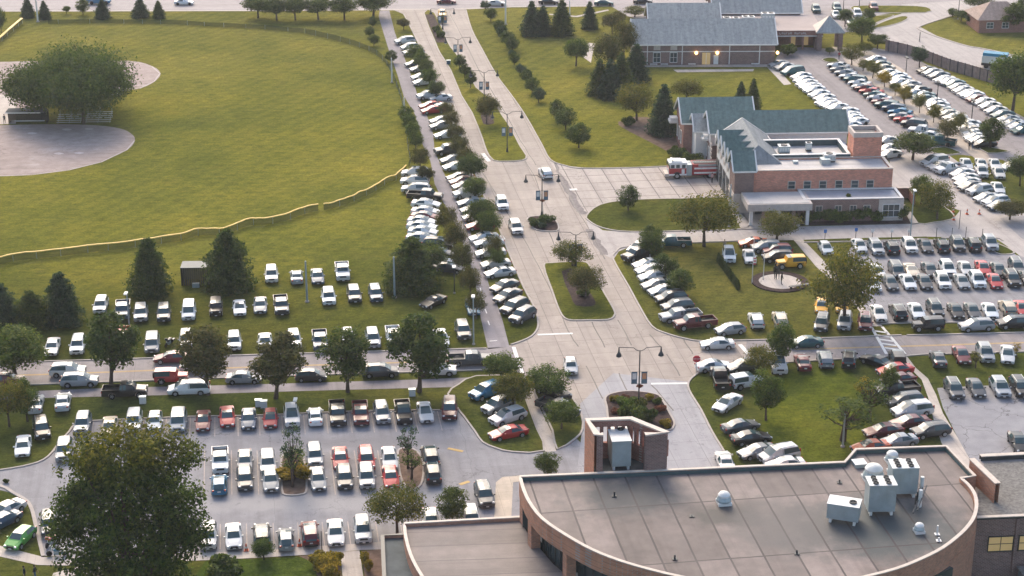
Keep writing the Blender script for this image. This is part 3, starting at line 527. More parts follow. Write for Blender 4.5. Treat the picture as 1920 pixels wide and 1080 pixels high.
def make_car(k, lod):
    ss, L, hw, wr, wf, wb = stations(k)
    P = {n: MB() for n in ('body', 'windshield', 'rear_window', 'side_l', 'side_r')}
    rows = []
    for s in ss:
        x = L / 2 - s[0] * L; w_ = hw * s[4]; r = hw * s[5] if s[3] - s[2] > .15 else hw * s[5] * s[4]
        zb, zs, zt = s[1], s[2], s[3]; zb = min(zb, zs - .08)
        rows.append([(x, 0, zb), (x, w_ * .90, zb), (x, w_ * .99, zb + .30 * (zs - zb)), (x, w_, zb + .72 * (zs - zb)), (x, w_ * .95, zs), (x, r + .02, zt - .085 if zt - zs > .15 else zs + (zt - zs) * .5), (x, r - .05, zt - .025 if zt - zs > .15 else zt - .01), (x, 0, zt)])
    for i in range(len(rows) - 1):
        a, b_ = rows[i], rows[i + 1]; sk, tk = ss[i][6], ss[i][7]
        for j in range(7):
            tgt = 'body'
            if j == 4 and sk == 'g': tgt = 'side'
            if j in (6,) and tk == 'w': tgt = 'windshield'
            if j in (6,) and tk == 'r': tgt = 'rear_window'
            for sg in (1, -1):
                q = [a[j], b_[j], b_[j + 1], a[j + 1]]; q = [(p[0], p[1] * sg, p[2]) for p in q]
                if sg > 0: q = q[::-1]
                P['side_l' if tgt == 'side' and sg > 0 else 'side_r' if tgt == 'side' else tgt].face(q)
    for row, flip in ((rows[0], 1), (rows[-1], 0)):
        pts = [(p[0], p[1], p[2]) for p in row] + [(p[0], -p[1], p[2]) for p in row[-2:0:-1]]
        P['body'].face(pts if flip else pts[::-1])
    if k == 'p':                                         # open load bed
        x0, x1 = L / 2 - .605 * L, -L / 2; bd = P['body']; w_, t_ = hw * .985, .07; cx = (x0 + x1) / 2
        wx = L / 2 - wb * L
        for sg in (1, -1):                               # bed side with a wheel arch
            pr = [(x0, .34), (wx + wr * 1.2, .36)] + [(wx + wr * 1.2 * math.cos(a), wr + wr * 1.15 * math.sin(a)) for a in [math.pi * q / 8 for q in range(0, 9)]] + [(x1, .42), (x1, 1.22), (x0, 1.22)]
            o = [(x, sg * w_, z) for x, z in pr]; n_ = [(x, sg * (w_ - t_), z) for x, z in pr]
            bd.face(o if sg < 0 else o[::-1]); bd.face(n_[::-1] if sg < 0 else n_)
            bd.face([(x0, sg * w_, 1.22), (x1, sg * w_, 1.22), (x1, sg * (w_ - t_), 1.22), (x0, sg * (w_ - t_), 1.22)][::sg])
        bd.box((x1 + .04, 0, .82), (.08, 2 * w_, .78)); bd.box((x0 - .03, 0, .95), (.06, 2 * w_ - .1, .5))
    if lod == 0:                                         # far cars: one mesh, several materials
        m = MB()
        def add(src, mi):
            i = len(m.v); m.v += src.v; m.f += [tuple(i + q for q in f) for f in src.f]; m.m += [mi] * len(src.f)
        add(P['body'], 0)
        for n in ('windshield', 'rear_window', 'side_l', 'side_r'): add(P[n], 1)
        for wx in (wf, wb):
            for sg in (1, -1): m.lathe((L / 2 - wx * L, sg * (hw - .12), wr), [(wr, -.11), (wr, .11)], 10, 2, 'Y')
        m.box((L / 2 - .02, 0, .62), (.06, hw * 1.0, .18), 0, 2); m.box((-L / 2 + .01, hw * .62, .85), (.06, .3, .16), 0, 3); m.box((-L / 2 + .01, -hw * .62, .85), (.06, .3, .16), 0, 3)
        if k == 'p': m.box((-L * .3, 0, .80), (L * .37, hw * 1.8, .06), 0, 2)
        return m.build('parked_car', [M['paint'], M['car_glass'], M['tyre'], M['taillight']], smooth=32)
    root = empty('parked_car', (0, 0, 0))
    P['body'].build('body', M['paint'], root, smooth=32)
    for n in ('windshield', 'rear_window'):
        if P[n].f: P[n].build(n, M['car_glass'], root, smooth=20)
    for n in ('side_l', 'side_r'): P[n].build('side_window', M['car_glass'], root, smooth=20)
    for wx in (wf, wb):
        for sg in (1, -1):
            c = (L / 2 - wx * L, sg * (hw - .13), wr)
            b_ = MB(); b_.lathe(c, [(wr * .93, -.11), (wr, -.08), (wr, .08), (wr * .93, .11)], 16, 0, 'Y'); wo = b_.build('wheel', M['tyre'], root, smooth=40)
            b_ = MB(); cc = (c[0], c[1] + sg * .105, c[2])
            for q in range(5):
                a = 2 * math.pi * q / 5; b_.tube(cc, (cc[0] + math.cos(a) * wr * .6, cc[1], cc[2] + math.sin(a) * wr * .6), .05, .06, 4)
            b_.lathe((c[0], c[1] + sg * .09, c[2]), [(wr * .66, -.02), (wr * .68, .03), (wr * .6, .03)], 14, 0, 'Y'); b_.build('rim', M['rim'], wo)
    zf = {'s': .62, 'h': .66, 'u': .84, 'v': .74, 'k': .56, 'p': .98, 'j': .92}[k]; zr = {'s': .86, 'h': .90, 'u': 1.0, 'v': 1.1, 'k': .82, 'p': .98, 'j': .85}[k]
    nose = hw * SPEC[k][5][0][4]; tail = hw * SPEC[k][5][-1][4] if k != 'p' else hw
    for sg in (1, -1):
        b_ = MB(); b_.box((L / 2 - .05, sg * (nose - .13), zf), (.16, .30, .15), sg * -.35 * 1, 0, .8); b_.build('headlight', M['headlight'], root)
        b_ = MB(); b_.box((-L / 2 + .03, sg * (tail - .12), zr), (.12, .26 if k != 'v' else .16, .18 if k != 'v' else .45), sg * .25, 0, .8); b_.build('taillight', M['taillight'], root)
        xm = L / 2 - SPEC[k][5][3 if k in 'sk' else 2][0] * L - .42; b_ = MB(); b_.box((xm, sg * (hw + .07), SPEC[k][5][4][2] + .06), (.12, .22, .16), 0, 0, .8); b_.build('wing_mirror', M['paint'], root)
    b_ = MB(); b_.box((L / 2 - .01, 0, zf - .06), (.07, nose * 1.1, .20), 0, 0, .9); b_.box((L / 2 - .02, 0, .42), (.08, nose * 1.3, .12)); b_.build('grille', M['trim'], root)
    b_ = MB(); b_.box((-L / 2 - .0, 0, .46), (.10, tail * 1.7, .22), 0, 0, .95); b_.build('rear_bumper', M['trim'] if k in 'upj' else M['paint'], root)
    b_ = MB(); b_.box((-L / 2 - .03, 0, .74 if k != 'p' else .62), (.03, .34, .15)); b_.build('number_plate', M['plate'], root)
    b_ = MB(); b_.box((L / 2 + .02, 0, .40), (.03, .32, .13)); b_.build('number_plate', M['plate'], root)
    if k == 'p':
        b_ = MB(); b_.box((-L * .30, 0, .80), (L * .375, hw * 1.8, .05)); b_.build('load_bed', M['trim'], root)
    if k == 'j':
        b_ = MB(); b_.lathe((-L / 2 - .14, .05, 1.0), [(.36, -.12), (.40, -.08), (.40, .08), (.36, .12)], 16, 0, 'X'); b_.build('spare_wheel', M['tyre'], root, smooth=40)
        for sg in (1, -1):
            b_ = MB()
            for wx in (wf, wb):
                b_.box((L / 2 - wx * L, sg * (hw - .07), .93), (1.05, .26, .07))
            b_.build('fender', M['trim'], root)
    if k in 'uv':
        for sg in (1, -1):
            b_ = MB(); z = SPEC[k][5][4][3] + .02; b_.tube((L * .12, sg * hw * .62, z - .02), (-L * .36, sg * hw * .60, z - .04), .025, .025, 5); b_.build('roof_rail', M['metal_grey'], root)
    return root
PROTO = {}; USED = set(); CARS = []
def car(px, py, col, k, ang, lod, tilt=0):
    key = (k, lod)
    if key not in PROTO: PROTO[key] = make_car(k, lod)
    o = PROTO[key] if key not in USED else copy_tree(PROTO[key]); USED.add(key)
    g = G(px, py, .75); o.location = (g.x, g.y, .035 if True else 0); o.rotation_euler = (0, 0, ang)
    o.scale = (random.uniform(.95, 1.04), random.uniform(.97, 1.03), random.uniform(.94, 1.05))
    c = list(COLR[col][0]); j = random.uniform(.78, 1.15); tn = random.uniform(-.05, .05); c = [min(1, max(0, v * j * (1 + tn * (1 - q)))) for q, v in enumerate(c)]
    for ob in [o] + list(o.children): ob.color = (*c, 1)
    return o
ORD = ['first', 'second', 'third', 'fourth', 'fifth', 'sixth', 'seventh', 'eighth', 'ninth', 'tenth', 'eleventh', 'twelfth', 'thirteenth', 'fourteenth', 'fifteenth', 'sixteenth', 'seventeenth', 'eighteenth', 'nineteenth', 'twentieth']
def label_set(items, row, end):
    """items: list of descriptions in order from `end`; returns labels that single each out"""
    cnt = {}
    for d in items: cnt[d] = cnt.get(d, 0) + 1
    seen = {}; out = []
    for d in items:
        seen[d] = seen.get(d, 0) + 1; n = seen[d]
        if cnt[d] == 1: out.append('%s %s' % (d, row))
        elif n == 1: out.append('%s %s, nearest its %s end' % (d, row, end))
        elif n == cnt[d]: out.append('%s %s, last from its %s end' % (d, row, end))
        else: out.append('%s %s %s, from the %s' % (ORD[n - 1], d, row, end))
    return out
def rowcars(row, end, spec, default, group=None, lod=1):
    """spec: 'x y colour kind [vx vy]' per car separated by ';' ; default heading vector in the image or 'N'/'S'"""
    L_ = [s.split() for s in spec.strip().split(';') if s.strip()]
    ds = ['%s %s' % (COLR[s[2]][1], KIND[s[3]]) for s in L_]
    if end in ('left', 'right'): pass
    for s, lb in zip(L_, label_set(ds, row, end)):
        x, y = float(s[0]), float(s[1]); v = default
        if len(s) > 4: v = s[4] if s[4] in 'NS' else (float(s[4]), float(s[5]))
        a = N_ANG if v == 'N' else N_ANG + math.pi if v == 'S' else HEAD(x, y, *v)
        if lod: a += R(random.uniform(-1.6, 1.6))
        o = car(x, y, s[2], s[3], a, lod)
        o['label'] = lb; o['category'] = KIND[s[3]].split()[0].lower() if s[3] != 'p' else 'pickup truck'; o['group'] = group or ('vehicles ' + row)
        if s[3] == 'k': o['category'] = 'car'
        if s[3] in 'sh': o['category'] = 'car'
rowcars('in the back row on the ball field grass', 'left', '509 514 W u;556 517 S s N;595 517 N s;642 509 W p', 'S')
rowcars('in the middle row on the field grass', 'left', '189 571 W u -.3 1;230 581 N p;264 586 S u;307 586 G u;354 582 W v;405 577 K j;449 575 W s;488 571 S s;527 571 G p;616 556 W u;664 551 G u;704 550 N u;812 563 K k -1 .45;886 574 B s', 'S')
rowcars('in the front row on the roadside grass', 'left', '98 648 W s;146 646 W u;230 632 R p;285 642 S v;349 635 S u;439 639 W u;497 640 W s;551 635 W u;600 637 N p;652 628 W h;699 634 S u;738 632 W p;827 632 W s;868 619 G u', 'S')
rowcars('on the road left of the junction', 'left', '8 712 M u 1 -.03;127 694 W u 1 -.03;149 713 S u 1 -.03;322 707 R j 1 -.03;323 669 M s -1 .03;372 686 W s 1 -.03;457 707 S s 1 -.03;583 703 K h 1 -.03;713 695 G u 1 -.03;820 692 W u 1 -.03;880 673 G p 1 -.03', 'S')
rowcars('driving on the narrow path beside the road', 'left', '234 733 K p 1 -.03;354 727 W v -1 .03', 'S')
rowcars("in the left car park's top row", 'left', '155 793 S u;205 798 E s;251 789 W u;290 788 W h;334 788 S v;381 787 M s;426 780 R s;466 784 N s;507 783 R h;547 779 W u;591 778 W s N;633 774 K p;676 774 M p;716 773 S u;756 773 K p;797 771 W s;843 766 M u -.02 1', 'S')
rowcars('on the grass corner at the far left', 'left', '67 755 W s N;118 751 W s N;78 803 K u .25 1;43 834 W s -.15 1;120 842 S u', 'S')
rowcars("in the left car park's upper middle row", 'left', '413 863 W p;459 862 S s;502 866 W u;590 853 S u;638 857 R s;687 860 R u;730 858 W s;807 854 K u N', 'S')
rowcars("in the left car park's lower middle row", 'left', '411 906 B h N;459 896 G u;507 898 S s;596 896 S s;646 894 G u;687 892 S u;732 892 R s;811 884 K u N', 'S')
rowcars("in the left car park's bottom row", 'left', '391 1005 W u;438 1004 W s;491 1003 K u N;536 1008 S h N;581 999 M u N;629 997 W s;680 993 W u', 'S')
rowcars('at the left edge beside the big maple', 'left', '92 980 G u .02 1;38 1006 L h -.7 .6;2 975 N s -.8 .4;10 955 W s -.8 .4', 'S')
rowcars('near the tan sidewalk behind the low roof', 'left', '808 974 W s;883 972 W u;908 927 G u', 'S')
rowcars('on the grass left of the slanting sidewalk', 'far', '912 733 B u -1 .38;934 760 S u -1 .42;952 780 W u -1 .34;953 809 R s -1 .2', 'S')
rowcars('under the small trees by the junction', 'far', '1036 733 K p 1 .5;1046 764 G p 1 .35', 'S')
rowcars('driving through the big junction', 'left', '1070 685 W h .15 1;1345 643 W s -1 .03;1511 640 T s -1 .03', 'S')
rowcars('driving on the boulevard', 'far', '829 24 Y s .2 1;1023 324 W u N;941 381 W u S;967 425 W u S', 'S')
rowcars('slanted on the near boulevard strip', 'near', '980 591 G u -1 .5;965 574 G u -1 .5;952 553 G s -1 .42;946 535 G s -1 .34;937 509 W s -1 .14;929 493 W s;919 472 W s;916 453 W s;907 444 W s;900 421 R s;893 404 W s;889 391 S s;884 378 S s;875 362 W u;872 347 E s;868 338 M s;862 330 K s', (-1, .10))
rowcars('on the far boulevard strip', 'near', '855 310 W s;850 298 S s;843 281 G p;838 251 W s;829 234 S s;828 224 S s;812 205 R s;808 196 R s;825 200 W s;826 182 W s;804 178 W u;795 152 W s;791 142 W s;788 127 S s;779 118 N s;775 97 S u;768 87 W h;759 76 W u', (-1, .10), lod=1)
rowcars('in the packed line left of the path', 'far', '779 324 W u -1 -.02;778 338 W u -1 -.02;780 353 W u -1 -.02;797 367 K p;799 381 W s;799 395 W s;797 404 M s;791 413 W s;791 423 W s;793 433 W s;791 444 W s;822 457 K u;824 473 G s;821 487 W s;840 501 G s', (1, .06))
rowcars('in the line east of the boulevard', 'near', '1369 616 S h;1303 605 M p;1276 591 S p;1270 573 G u;1258 558 K u;1244 543 W s;1232 532 S s;1225 517 W s;1219 504 W s;1214 493 W s;1197 477 K p -1 .28;1198 461 W s -1 .5;1262 453 T p -1 .0', (-1, .12))
rowcars('on the clipped lawn around the memorial', 'left', '1367 478 W u .25 1;1405 480 W s .25 1;1412 453 O s;1437 463 S u;1457 469 M u;1459 481 K u;1482 493 Y j;1418 600 W u -.35 -1;1463 599 E u -.35 -1;1540 572 Y h 0 1;1579 571 Y h 0 1;1541 604 G u -.3 1;1584 602 S u -.2 1;1622 603 M u 0 1', (-1, .04))
V = (.62, 1)
rowcars("in the east car park's top row", 'left', '1548 464 W h;1611 459 W s;1642 463 S u;1672 464 K u -.62 -1;1705 460 W u;1735 459 G s;1766 460 K u -.62 -1;1795 457 G u;1825 458 K u -.62 -1;1856 456 S u', V)
rowcars("in the east car park's second row", 'left', '1645 507 W s;1681 506 G v;1709 505 E k;1743 504 G s;1776 503 W u;1810 502 W s;1843 501 R s;1872 504 G s;1906 500 G u', V)
rowcars("in the east car park's third row", 'left', '1636 530 W s;1669 528 G s;1702 527 W s;1733 527 G s;1767 526 W u;1803 526 S s;1832 525 W u;1865 526 R s;1897 522 K u;1925 520 G s', V)
rowcars("in the east car park's bottom row", 'left', '1647 586 W s;1684 584 K u -.62 -1;1718 582 W s;1753 579 G u;1792 581 K s;1823 581 G s;1856 581 W s;1889 577 E u -.62 -1;1916 577 R s', V)
rowcars('on the verge above the east road', 'left', '1739 609 K j;1831 609 S u;1901 604 K u', (-1, .05))
rowcars('on the grass corner by the stop sign', 'left', '1338 684 W s 1 -.12;1350 708 K p -.3 -1;1364 754 W s -1 .6;1359 862 W s -.3 -1;1388 797 G s 1 -.2;1400 716 W j 1 -.15;1393 684 G s -1 .2;1408 819 K s 1 -.12;1420 844 S s -1 .2;1460 852 W v -1 .2;1472 868 W s -1 .1;1458 681 W p .35 1', 'S')
rowcars('along the road on the south lawn', 'left', '1505 677 M s -.35 -1;1547 673 S u -.35 -1;1592 673 K u .1 -1;1644 676 K s -.9 -.35;1682 673 K j -.5 -1', 'S')
rowcars('in the line beside the curving sidewalk', 'far', '1678 692 R s;1684 709 M s;1681 729 K p;1697 749 G u;1710 768 W v;1706 789 M s;1656 806 M s;1745 806 G u;1684 825 S s;1632 836 O s', (-1, .13))
rowcars('on the grass above the cracked car park', 'left', '1759 671 G s -.5 -1;1803 664 M s .5 1;1847 662 S u .5 1;1889 663 W s .1 1', 'S')
rowcars('in the row on the cracked asphalt', 'left', '1789 728 G u;1830 726 G s;1875 725 S u;1912 725 K u;1910 828 K s .6 1', V)
rowcars('in the cluster beside the pale drive', 'far', '1752 302 W v;1762 309 W s;1773 315 W s;1780 316 W p;1804 323 W s;1810 332 W s;1814 341 W s;1820 348 G s;1836 356 W u;1849 369 S s;1866 377 W u;1875 384 N s', (-1, .17))
rowcars('in the back cluster by the grass island', 'left', '1812 307 W s;1840 306 W s;1865 307 W s;1898 309 W s -1 .2;1840 321 W u;1872 323 W s;1871 352 W s', (.55, 1))
far = dict(lod=0)
rowcars("in the upper car park's left row", 'far', '1460 119 S s;1470 124 S s;1486 133 T v;1502 142 W s;1507 149 W s;1513 156 W s;1520 161 W s;1527 167 W s;1536 175 W s;1546 182 W s;1549 190 W s;1558 195 W s;1570 200 W s;1589 208 W s;1593 216 W s;1599 221 W s;1607 227 W s;1594 234 W s;1601 242 W s;1662 262 W s;1666 277 W s;1668 288 W s', (-1, .15), **far)
rowcars('in the row left of the promenade', 'far', '1572 122 W s;1578 130 S s;1586 136 S s;1595 143 W s;1604 149 T u;1612 155 W s;1618 162 W s;1625 165 M s;1634 170 R s;1640 177 T s;1649 183 W s;1657 190 M s;1664 197 T u;1677 203 N u;1688 209 B s;1690 217 S s;1700 223 R s;1714 232 G u;1732 246 W p;1740 252 W s;1764 265 T p', (-1, -.12), **far)
rowcars('in the row right of the promenade', 'far', '1642 111 W s;1650 120 T s;1657 127 E s;1665 135 W s;1680 141 W s;1688 147 W s;1688 153 W s;1706 157 W s;1704 165 E s;1725 168 K s;1715 174 W s;1732 178 T s;1734 184 T s;1753 190 W s;1758 196 W s;1762 204 W s;1771 208 T s;1778 213 E s;1791 219 W s;1797 226 W s;1817 231 W s;1816 238 W s;1821 243 E s;1827 249 W s;1830 256 W s;1838 262 W s;1845 268 K s', (-1, .05), **far)
rowcars('in the row along the wooden fence', 'far', '1738 130 G s;1749 135 S s;1760 140 S s;1771 148 W s;1780 152 S s;1790 156 T s;1797 162 S s;1806 168 W s;1817 174 W s;1825 178 W s;1832 184 M s;1845 189 W s;1856 197 W s;1867 206 W s;1880 214 T s;1890 222 W s;1899 229 W s;1910 236 W s;1918 243 T s', (-1, .10), **far)
rowcars('on the highway at the top', 'left', '185 2 B p 1 0;345 3 W s 1 0;837 1 M s 1 0;930 5 W s 1 0;1028 2 K s 1 0;1132 4 T s 1 0;1205 1 K s 1 0', 'S', lod=0)
rowcars('behind the long grey roof', 'left', '1530 16 T u;1569 13 T u;1567 26 W s;1590 34 W s;1595 39 W s;1607 25 W u;1626 29 W s;1638 12 M u', (.5, 1), lod=0)
# ------------------------------------------------------------ trees and shrubs
def leaf(b, p, size, rnd, nrm=None):
    n = Vector((rnd.gauss(0, 1), rnd.gauss(0, 1), rnd.gauss(0, 1) + .6)) + (nrm * 1.3 if nrm is not None else Vector((0, 0, 0)))
    n.normalize(); u = n.orthogonal().normalized(); u = Matrix.Rotation(rnd.uniform(0, 6.28), 3, n) @ u; v = n.cross(u)
    s = size * rnd.uniform(.6, 1.35); k = rnd.uniform(.45, .8); i = len(b.v)
    for a, c in ((-1, 0), (-.2, -k), (1, 0), (.2, k)): b.v.append(tuple(p + u * (a * s) + v * (c * s)))
    b.f.append((i, i + 1, i + 2, i + 3)); b.m.append(0)
def limb(b, a, d, r0, r1, n=6): b.tube(a, d, r0, r1, n, 0, False)
def deciduous(seed, n_leaf, size, h=10.0, w_=8.0, base=.28, flat=1.0, clumps=70, gap=.0, n_limb=9, open_=.0, lobes=None):
    """tapered trunk, limbs running out to leaf clumps; clumps fill an uneven shell"""
    rnd = random.Random(seed); cr = MB(); tr = MB(); H0 = h * base; ch = h - H0; top = []
    lean = Vector((rnd.uniform(-.03, .03) * h, rnd.uniform(-.03, .03) * h, 0))
    limb(tr, (0, 0, -.1), Vector((0, 0, H0)) + lean * .5, .028 * h, .020 * h, 8); limb(tr, Vector((0, 0, H0)) + lean * .5, Vector((0, 0, h * .72)) + lean, .020 * h, .006 * h, 6)
    cs = []
    for lx, ly, lz, lr, lh, n_ in (lobes or []):
        for _ in range(n_):
            d = Vector((rnd.gauss(0, 1), rnd.gauss(0, 1), rnd.gauss(0, 1))).normalized() * rnd.uniform(.45, 1.0)
            cs.append((Vector((lx * w_ + d.x * lr * w_, ly * w_ + d.y * lr * w_, h * lz + d.z * lh * h)), rnd.uniform(.05, .10) * w_))
    while len(cs) < clumps and not lobes:
        x, y, z = rnd.uniform(-1, 1), rnd.uniform(-1, 1), rnd.uniform(-1, 1); r = math.sqrt(x * x + y * y + z * z)
        if r > 1 or r < .35 + open_: continue
        z2 = z * (1 if z > 0 else .82); prof = 1.0 if z < .1 else (1 - ((z - .1) / .95) ** 2) ** .5 + .05
        k = rnd.uniform(.82, 1.08) * (1 + .10 * math.sin(3 * math.atan2(y, x) + seed))
        cs.append((Vector((x * w_ / 2 * k * .90, y * w_ / 2 * k * .90, H0 + ch * (.5 + .44 * z2 * flat))) + lean, rnd.uniform(.10, .19) * w_))
    ctr = Vector((0, 0, H0 + ch * .45)) + lean
    for i in range(n_limb):
        c = cs[i * len(cs) // n_limb][0]; st = Vector((0, 0, rnd.uniform(H0 * .9, H0 + ch * .35))) + lean * .6; mid = st.lerp(c, .5) + Vector((0, 0, -.03 * h))
        limb(tr, st, mid, .012 * h, .008 * h, 5); limb(tr, mid, c, .008 * h, .003 * h, 4)
    per = n_leaf // len(cs)
    for c, r in cs:
        out = (c - ctr).normalized()
        for _ in range(int(per * (r / (.145 * w_)) ** 1.6)):
            d = Vector((rnd.gauss(0, 1), rnd.gauss(0, 1), rnd.gauss(0, .75))); d.normalize(); p = c + d * r * rnd.uniform(.45, 1.12)
            if p.z > H0 * .75: leaf(cr, p, size, rnd, d * .6 + out * .5)
    return cr, tr
def conifer(seed, n_leaf, size, h=10.0, w_=6.0, base=.04, full=.75, ragged=.18):
    """whorls of drooping branches, longer towards the foot"""
    rnd = random.Random(seed); cr = MB(); tr = MB(); limb(tr, (0, 0, -.1), (0, 0, h * .96), .022 * h, .002 * h, 7); lv = 17; z0 = h * base
    tot = sum((1 - i / lv) ** full for i in range(lv))
    for i in range(lv):
        t = i / lv; z = z0 + (h - z0) * t; R_ = w_ / 2 * (1 - t) ** full * (.75 + .25 * min(1, t * 8)); nb = max(4, int(13 * (1 - t) + 3))
        for k in range(nb):
            a = 2 * math.pi * (k + rnd.random() * .7) / nb + i; L_ = R_ * rnd.uniform(1 - ragged * 1.6, 1 + ragged)
            d = Vector((math.cos(a), math.sin(a), 0)); p0 = Vector((0, 0, z)); p1 = p0 + d * L_ + Vector((0, 0, -.12 * L_ + rnd.uniform(-.01, .02) * h))
            if i % 2 == 0: limb(tr, p0, p1, .004 * h, .001 * h, 4)
            m = max(5, int(n_leaf * ((1 - t) ** full / tot) / nb))
            for _ in range(m):
                s = rnd.random() ** .62; p = p0.lerp(p1, s); sp = .16 * L_ * (1.25 - s) + .04 * h * .3
                p += Vector((rnd.gauss(0, 1) * sp, rnd.gauss(0, 1) * sp, rnd.gauss(0, 1) * sp * .6 - .02 * h * s)); leaf(cr, p, size, rnd, d * .5 + Vector((0, 0, .5)))
    return cr, tr
def bush(seed, n_leaf, size, h=1.6, w_=2.0):
    rnd = random.Random(seed); cr = MB(); tr = MB()
    for k in range(5): limb(tr, (0, 0, -.05), (rnd.uniform(-.3, .3) * w_, rnd.uniform(-.3, .3) * w_, h * .6), .03, .012, 4)
    cs = [(Vector((rnd.uniform(-.3, .3) * w_, rnd.uniform(-.3, .3) * w_, h * rnd.uniform(.3, .68))), rnd.uniform(.2, .32) * w_) for _ in range(9)]
    for c, r in cs:
        for _ in range(n_leaf // 9):
            d = Vector((rnd.gauss(0, 1), rnd.gauss(0, 1), rnd.gauss(0, 1))).normalized(); p = c + Vector((d.x * r, d.y * r, d.z * r * h / w_)) * rnd.uniform(.6, 1.05)
            if p.z > 0: leaf(cr, p, size, rnd, d)
    return cr, tr
def mesh_of(b, name, mat):
    o = b.build(name, mat); me = o.data; bpy.data.objects.remove(o); return me
TT = {}
def tmpl(ty, fo, var):
    key = (ty, fo, var)
    if key in TT: return TT[key]
    sd_ = sum(ord(c) for c in ty + fo) * 7 + var * 31
    if ty == 'D': c, t = deciduous(sd_, 8200, .185, 10, 8, clumps=84)
    elif ty == 'O': c, t = deciduous(sd_, 6500, .18, 10, 9.5, base=.22, clumps=66, open_=.08)           # open airy crown
    elif ty == 'T': c, t = deciduous(sd_, 6500, .18, 10, 6, base=.14, clumps=64)                         # taller, narrow
    elif ty == 'Z': c, t = deciduous(sd_, 900, .16, 10, 4.5, base=.3, clumps=24, open_=.2, n_limb=14)    # sparse young tree
    elif ty == 'C': c, t = conifer(sd_, 11000, .17, 10, 6)
    elif ty == 'P': c, t = conifer(sd_, 15000, .19, 10, 9, full=.52, ragged=.22)
    elif ty == 'R': c, t = deciduous(sd_, 5600, .20, 10, 7.6, base=.10, clumps=60)                         # dense rounded evergreen
    elif ty == 'B': c, t = bush(sd_, 2000, .12, 1.6, 2.0)
    elif ty == 'U': c, t = conifer(sd_, 3600, .20, 10, 3, full=.45)
    TT[key] = (mesh_of(c, 'crown', M['f_' + fo]), mesh_of(t, 'trunk', M['bark'])); return TT[key]
DESC = {'D': 'round-headed leafy tree', 'O': 'spreading open-crowned tree', 'T': 'tall oval tree', 'Z': 'thin sparse young tree', 'C': 'pointed spruce', 'P': 'broad dark pine', 'R': 'small rounded evergreen', 'B': 'low bush', 'U': 'slim columnar evergreen'}
FD = {'dark': 'dark green', 'mid': 'green', 'olive': 'olive green', 'brown': 'brownish', 'yellow': 'yellow', 'fir': 'blue-green', 'big': 'dark green', 'flower': 'red-flowered'}
NAME = {'D': 'leafy_tree', 'O': 'leafy_tree', 'T': 'leafy_tree', 'Z': 'young_tree', 'C': 'spruce_tree', 'P': 'pine_tree', 'R': 'evergreen_tree', 'B': 'bush', 'U': 'columnar_evergreen'}
NV = [0]
def trees(row, end, spec, group=None):
    L_ = [s.split() for s in spec.strip().split(';') if s.strip()]
    ds = ['%s %s' % (FD[s[5]], DESC[s[4]]) for s in L_]
    for s, lb in zip(L_, label_set(ds, row, end)):
        x, y, hp, wp = map(float, s[:4]); ty, fo = s[4], s[5]; NV[0] += 1
        cm, tm = tmpl(ty, fo, NV[0] % (3 if ty in 'DRC' else 2))
        g = G(x, y); h = hp / VPX(x, y) * .97; w_ = wp / SCALE(y) * (.98 if fo == 'brown' and ty == 'O' else 1.04 if ty == 'R' else 1.15 if ty in 'DOTZ' else 1.25 if ty == 'C' else 1.02 if ty == 'P' else 1.3)
        base = {'D': (10, 8), 'O': (10, 9.5), 'T': (10, 6), 'Z': (10, 4.5), 'C': (10, 6), 'P': (10, 9), 'R': (10, 7), 'B': (1.6, 2), 'U': (10, 3)}[ty]
        # a tree seen from above shows depth as well as height
        dep = w_ * .30 if ty in 'DOTPB' else w_ * .18
        h = max(h - dep * .15 if ty != 'B' else h * 1.1, h * .6)
        e = empty(NAME[ty], g, random.uniform(0, 6.28)); tag(e, lb, {'B': 'bush'}.get(ty, 'tree'), group or (('bushes ' if ty == 'B' else 'trees ') + row))
        for me, n in ((cm, 'crown'), (tm, 'trunk')):
            o = bpy.data.objects.new(n, me); COL.objects.link(o); o.parent = e; o.scale = (w_ / base[1], w_ / base[1], h / base[0])
trees('in the street row', 'left', '30 712 104 118 D mid;208 722 148 86 T dark;390 740 142 88 T brown;517 747 136 92 T brown;652 735 126 84 T dark;786 735 162 100 T dark')
trees('at the left edge', 'left', '5 612 88 90 P fir;62 612 74 84 P dark;118 606 104 84 P fir')
trees('standing on the field grass', 'left', '283 551 114 90 P dark;430 541 122 108 P dark;772 541 106 118 P dark;806 520 70 60 D dark')
trees('at the lower left road corner', 'left', '18 800 92 74 O olive;52 790 84 46 T mid;12 905 8 10 B dark')
trees('at the southwest corner', 'left', '942 716 56 66 D mid;962 772 78 68 D olive;1028 745 62 84 O mid;1053 806 56 60 D mid')
trees('in the near left car park', 'left', '549 915 132 40 Z fir;549 905 72 52 Z mid;765 880 92 40 Z fir;772 900 62 40 Z mid;495 1050 40 40 D mid')
trees('by the low roof edge', 'left', '745 1002 96 100 O olive;849 985 78 54 R dark;1027 895 48 46 R dark')
trees('between path and packed car line', 'far', '789 322 50 42 O brown;801 345 40 30 T brown;838 446 66 44 O brown;852 482 74 48 O brown;866 522 72 48 O brown;882 560 66 46 O brown;893 598 56 46 O brown')
trees('left of the far path', 'far', '699 52 24 14 R dark;693 70 22 18 R dark;701 86 24 20 R dark;734 118 26 22 R dark;762 230 34 28 R mid;768 246 36 28 R mid;774 262 38 28 R mid;779 280 38 28 R mid;757 56 24 24 D brown')
trees('on the far boulevard strip', 'far', '780 114 34 32 R mid;790 130 38 30 R mid;800 146 36 28 D dark;806 166 40 32 D mid;818 188 40 30 D dark;838 222 34 34 O brown;846 246 42 36 O brown;852 272 44 40 O brown;862 296 46 40 O brown')
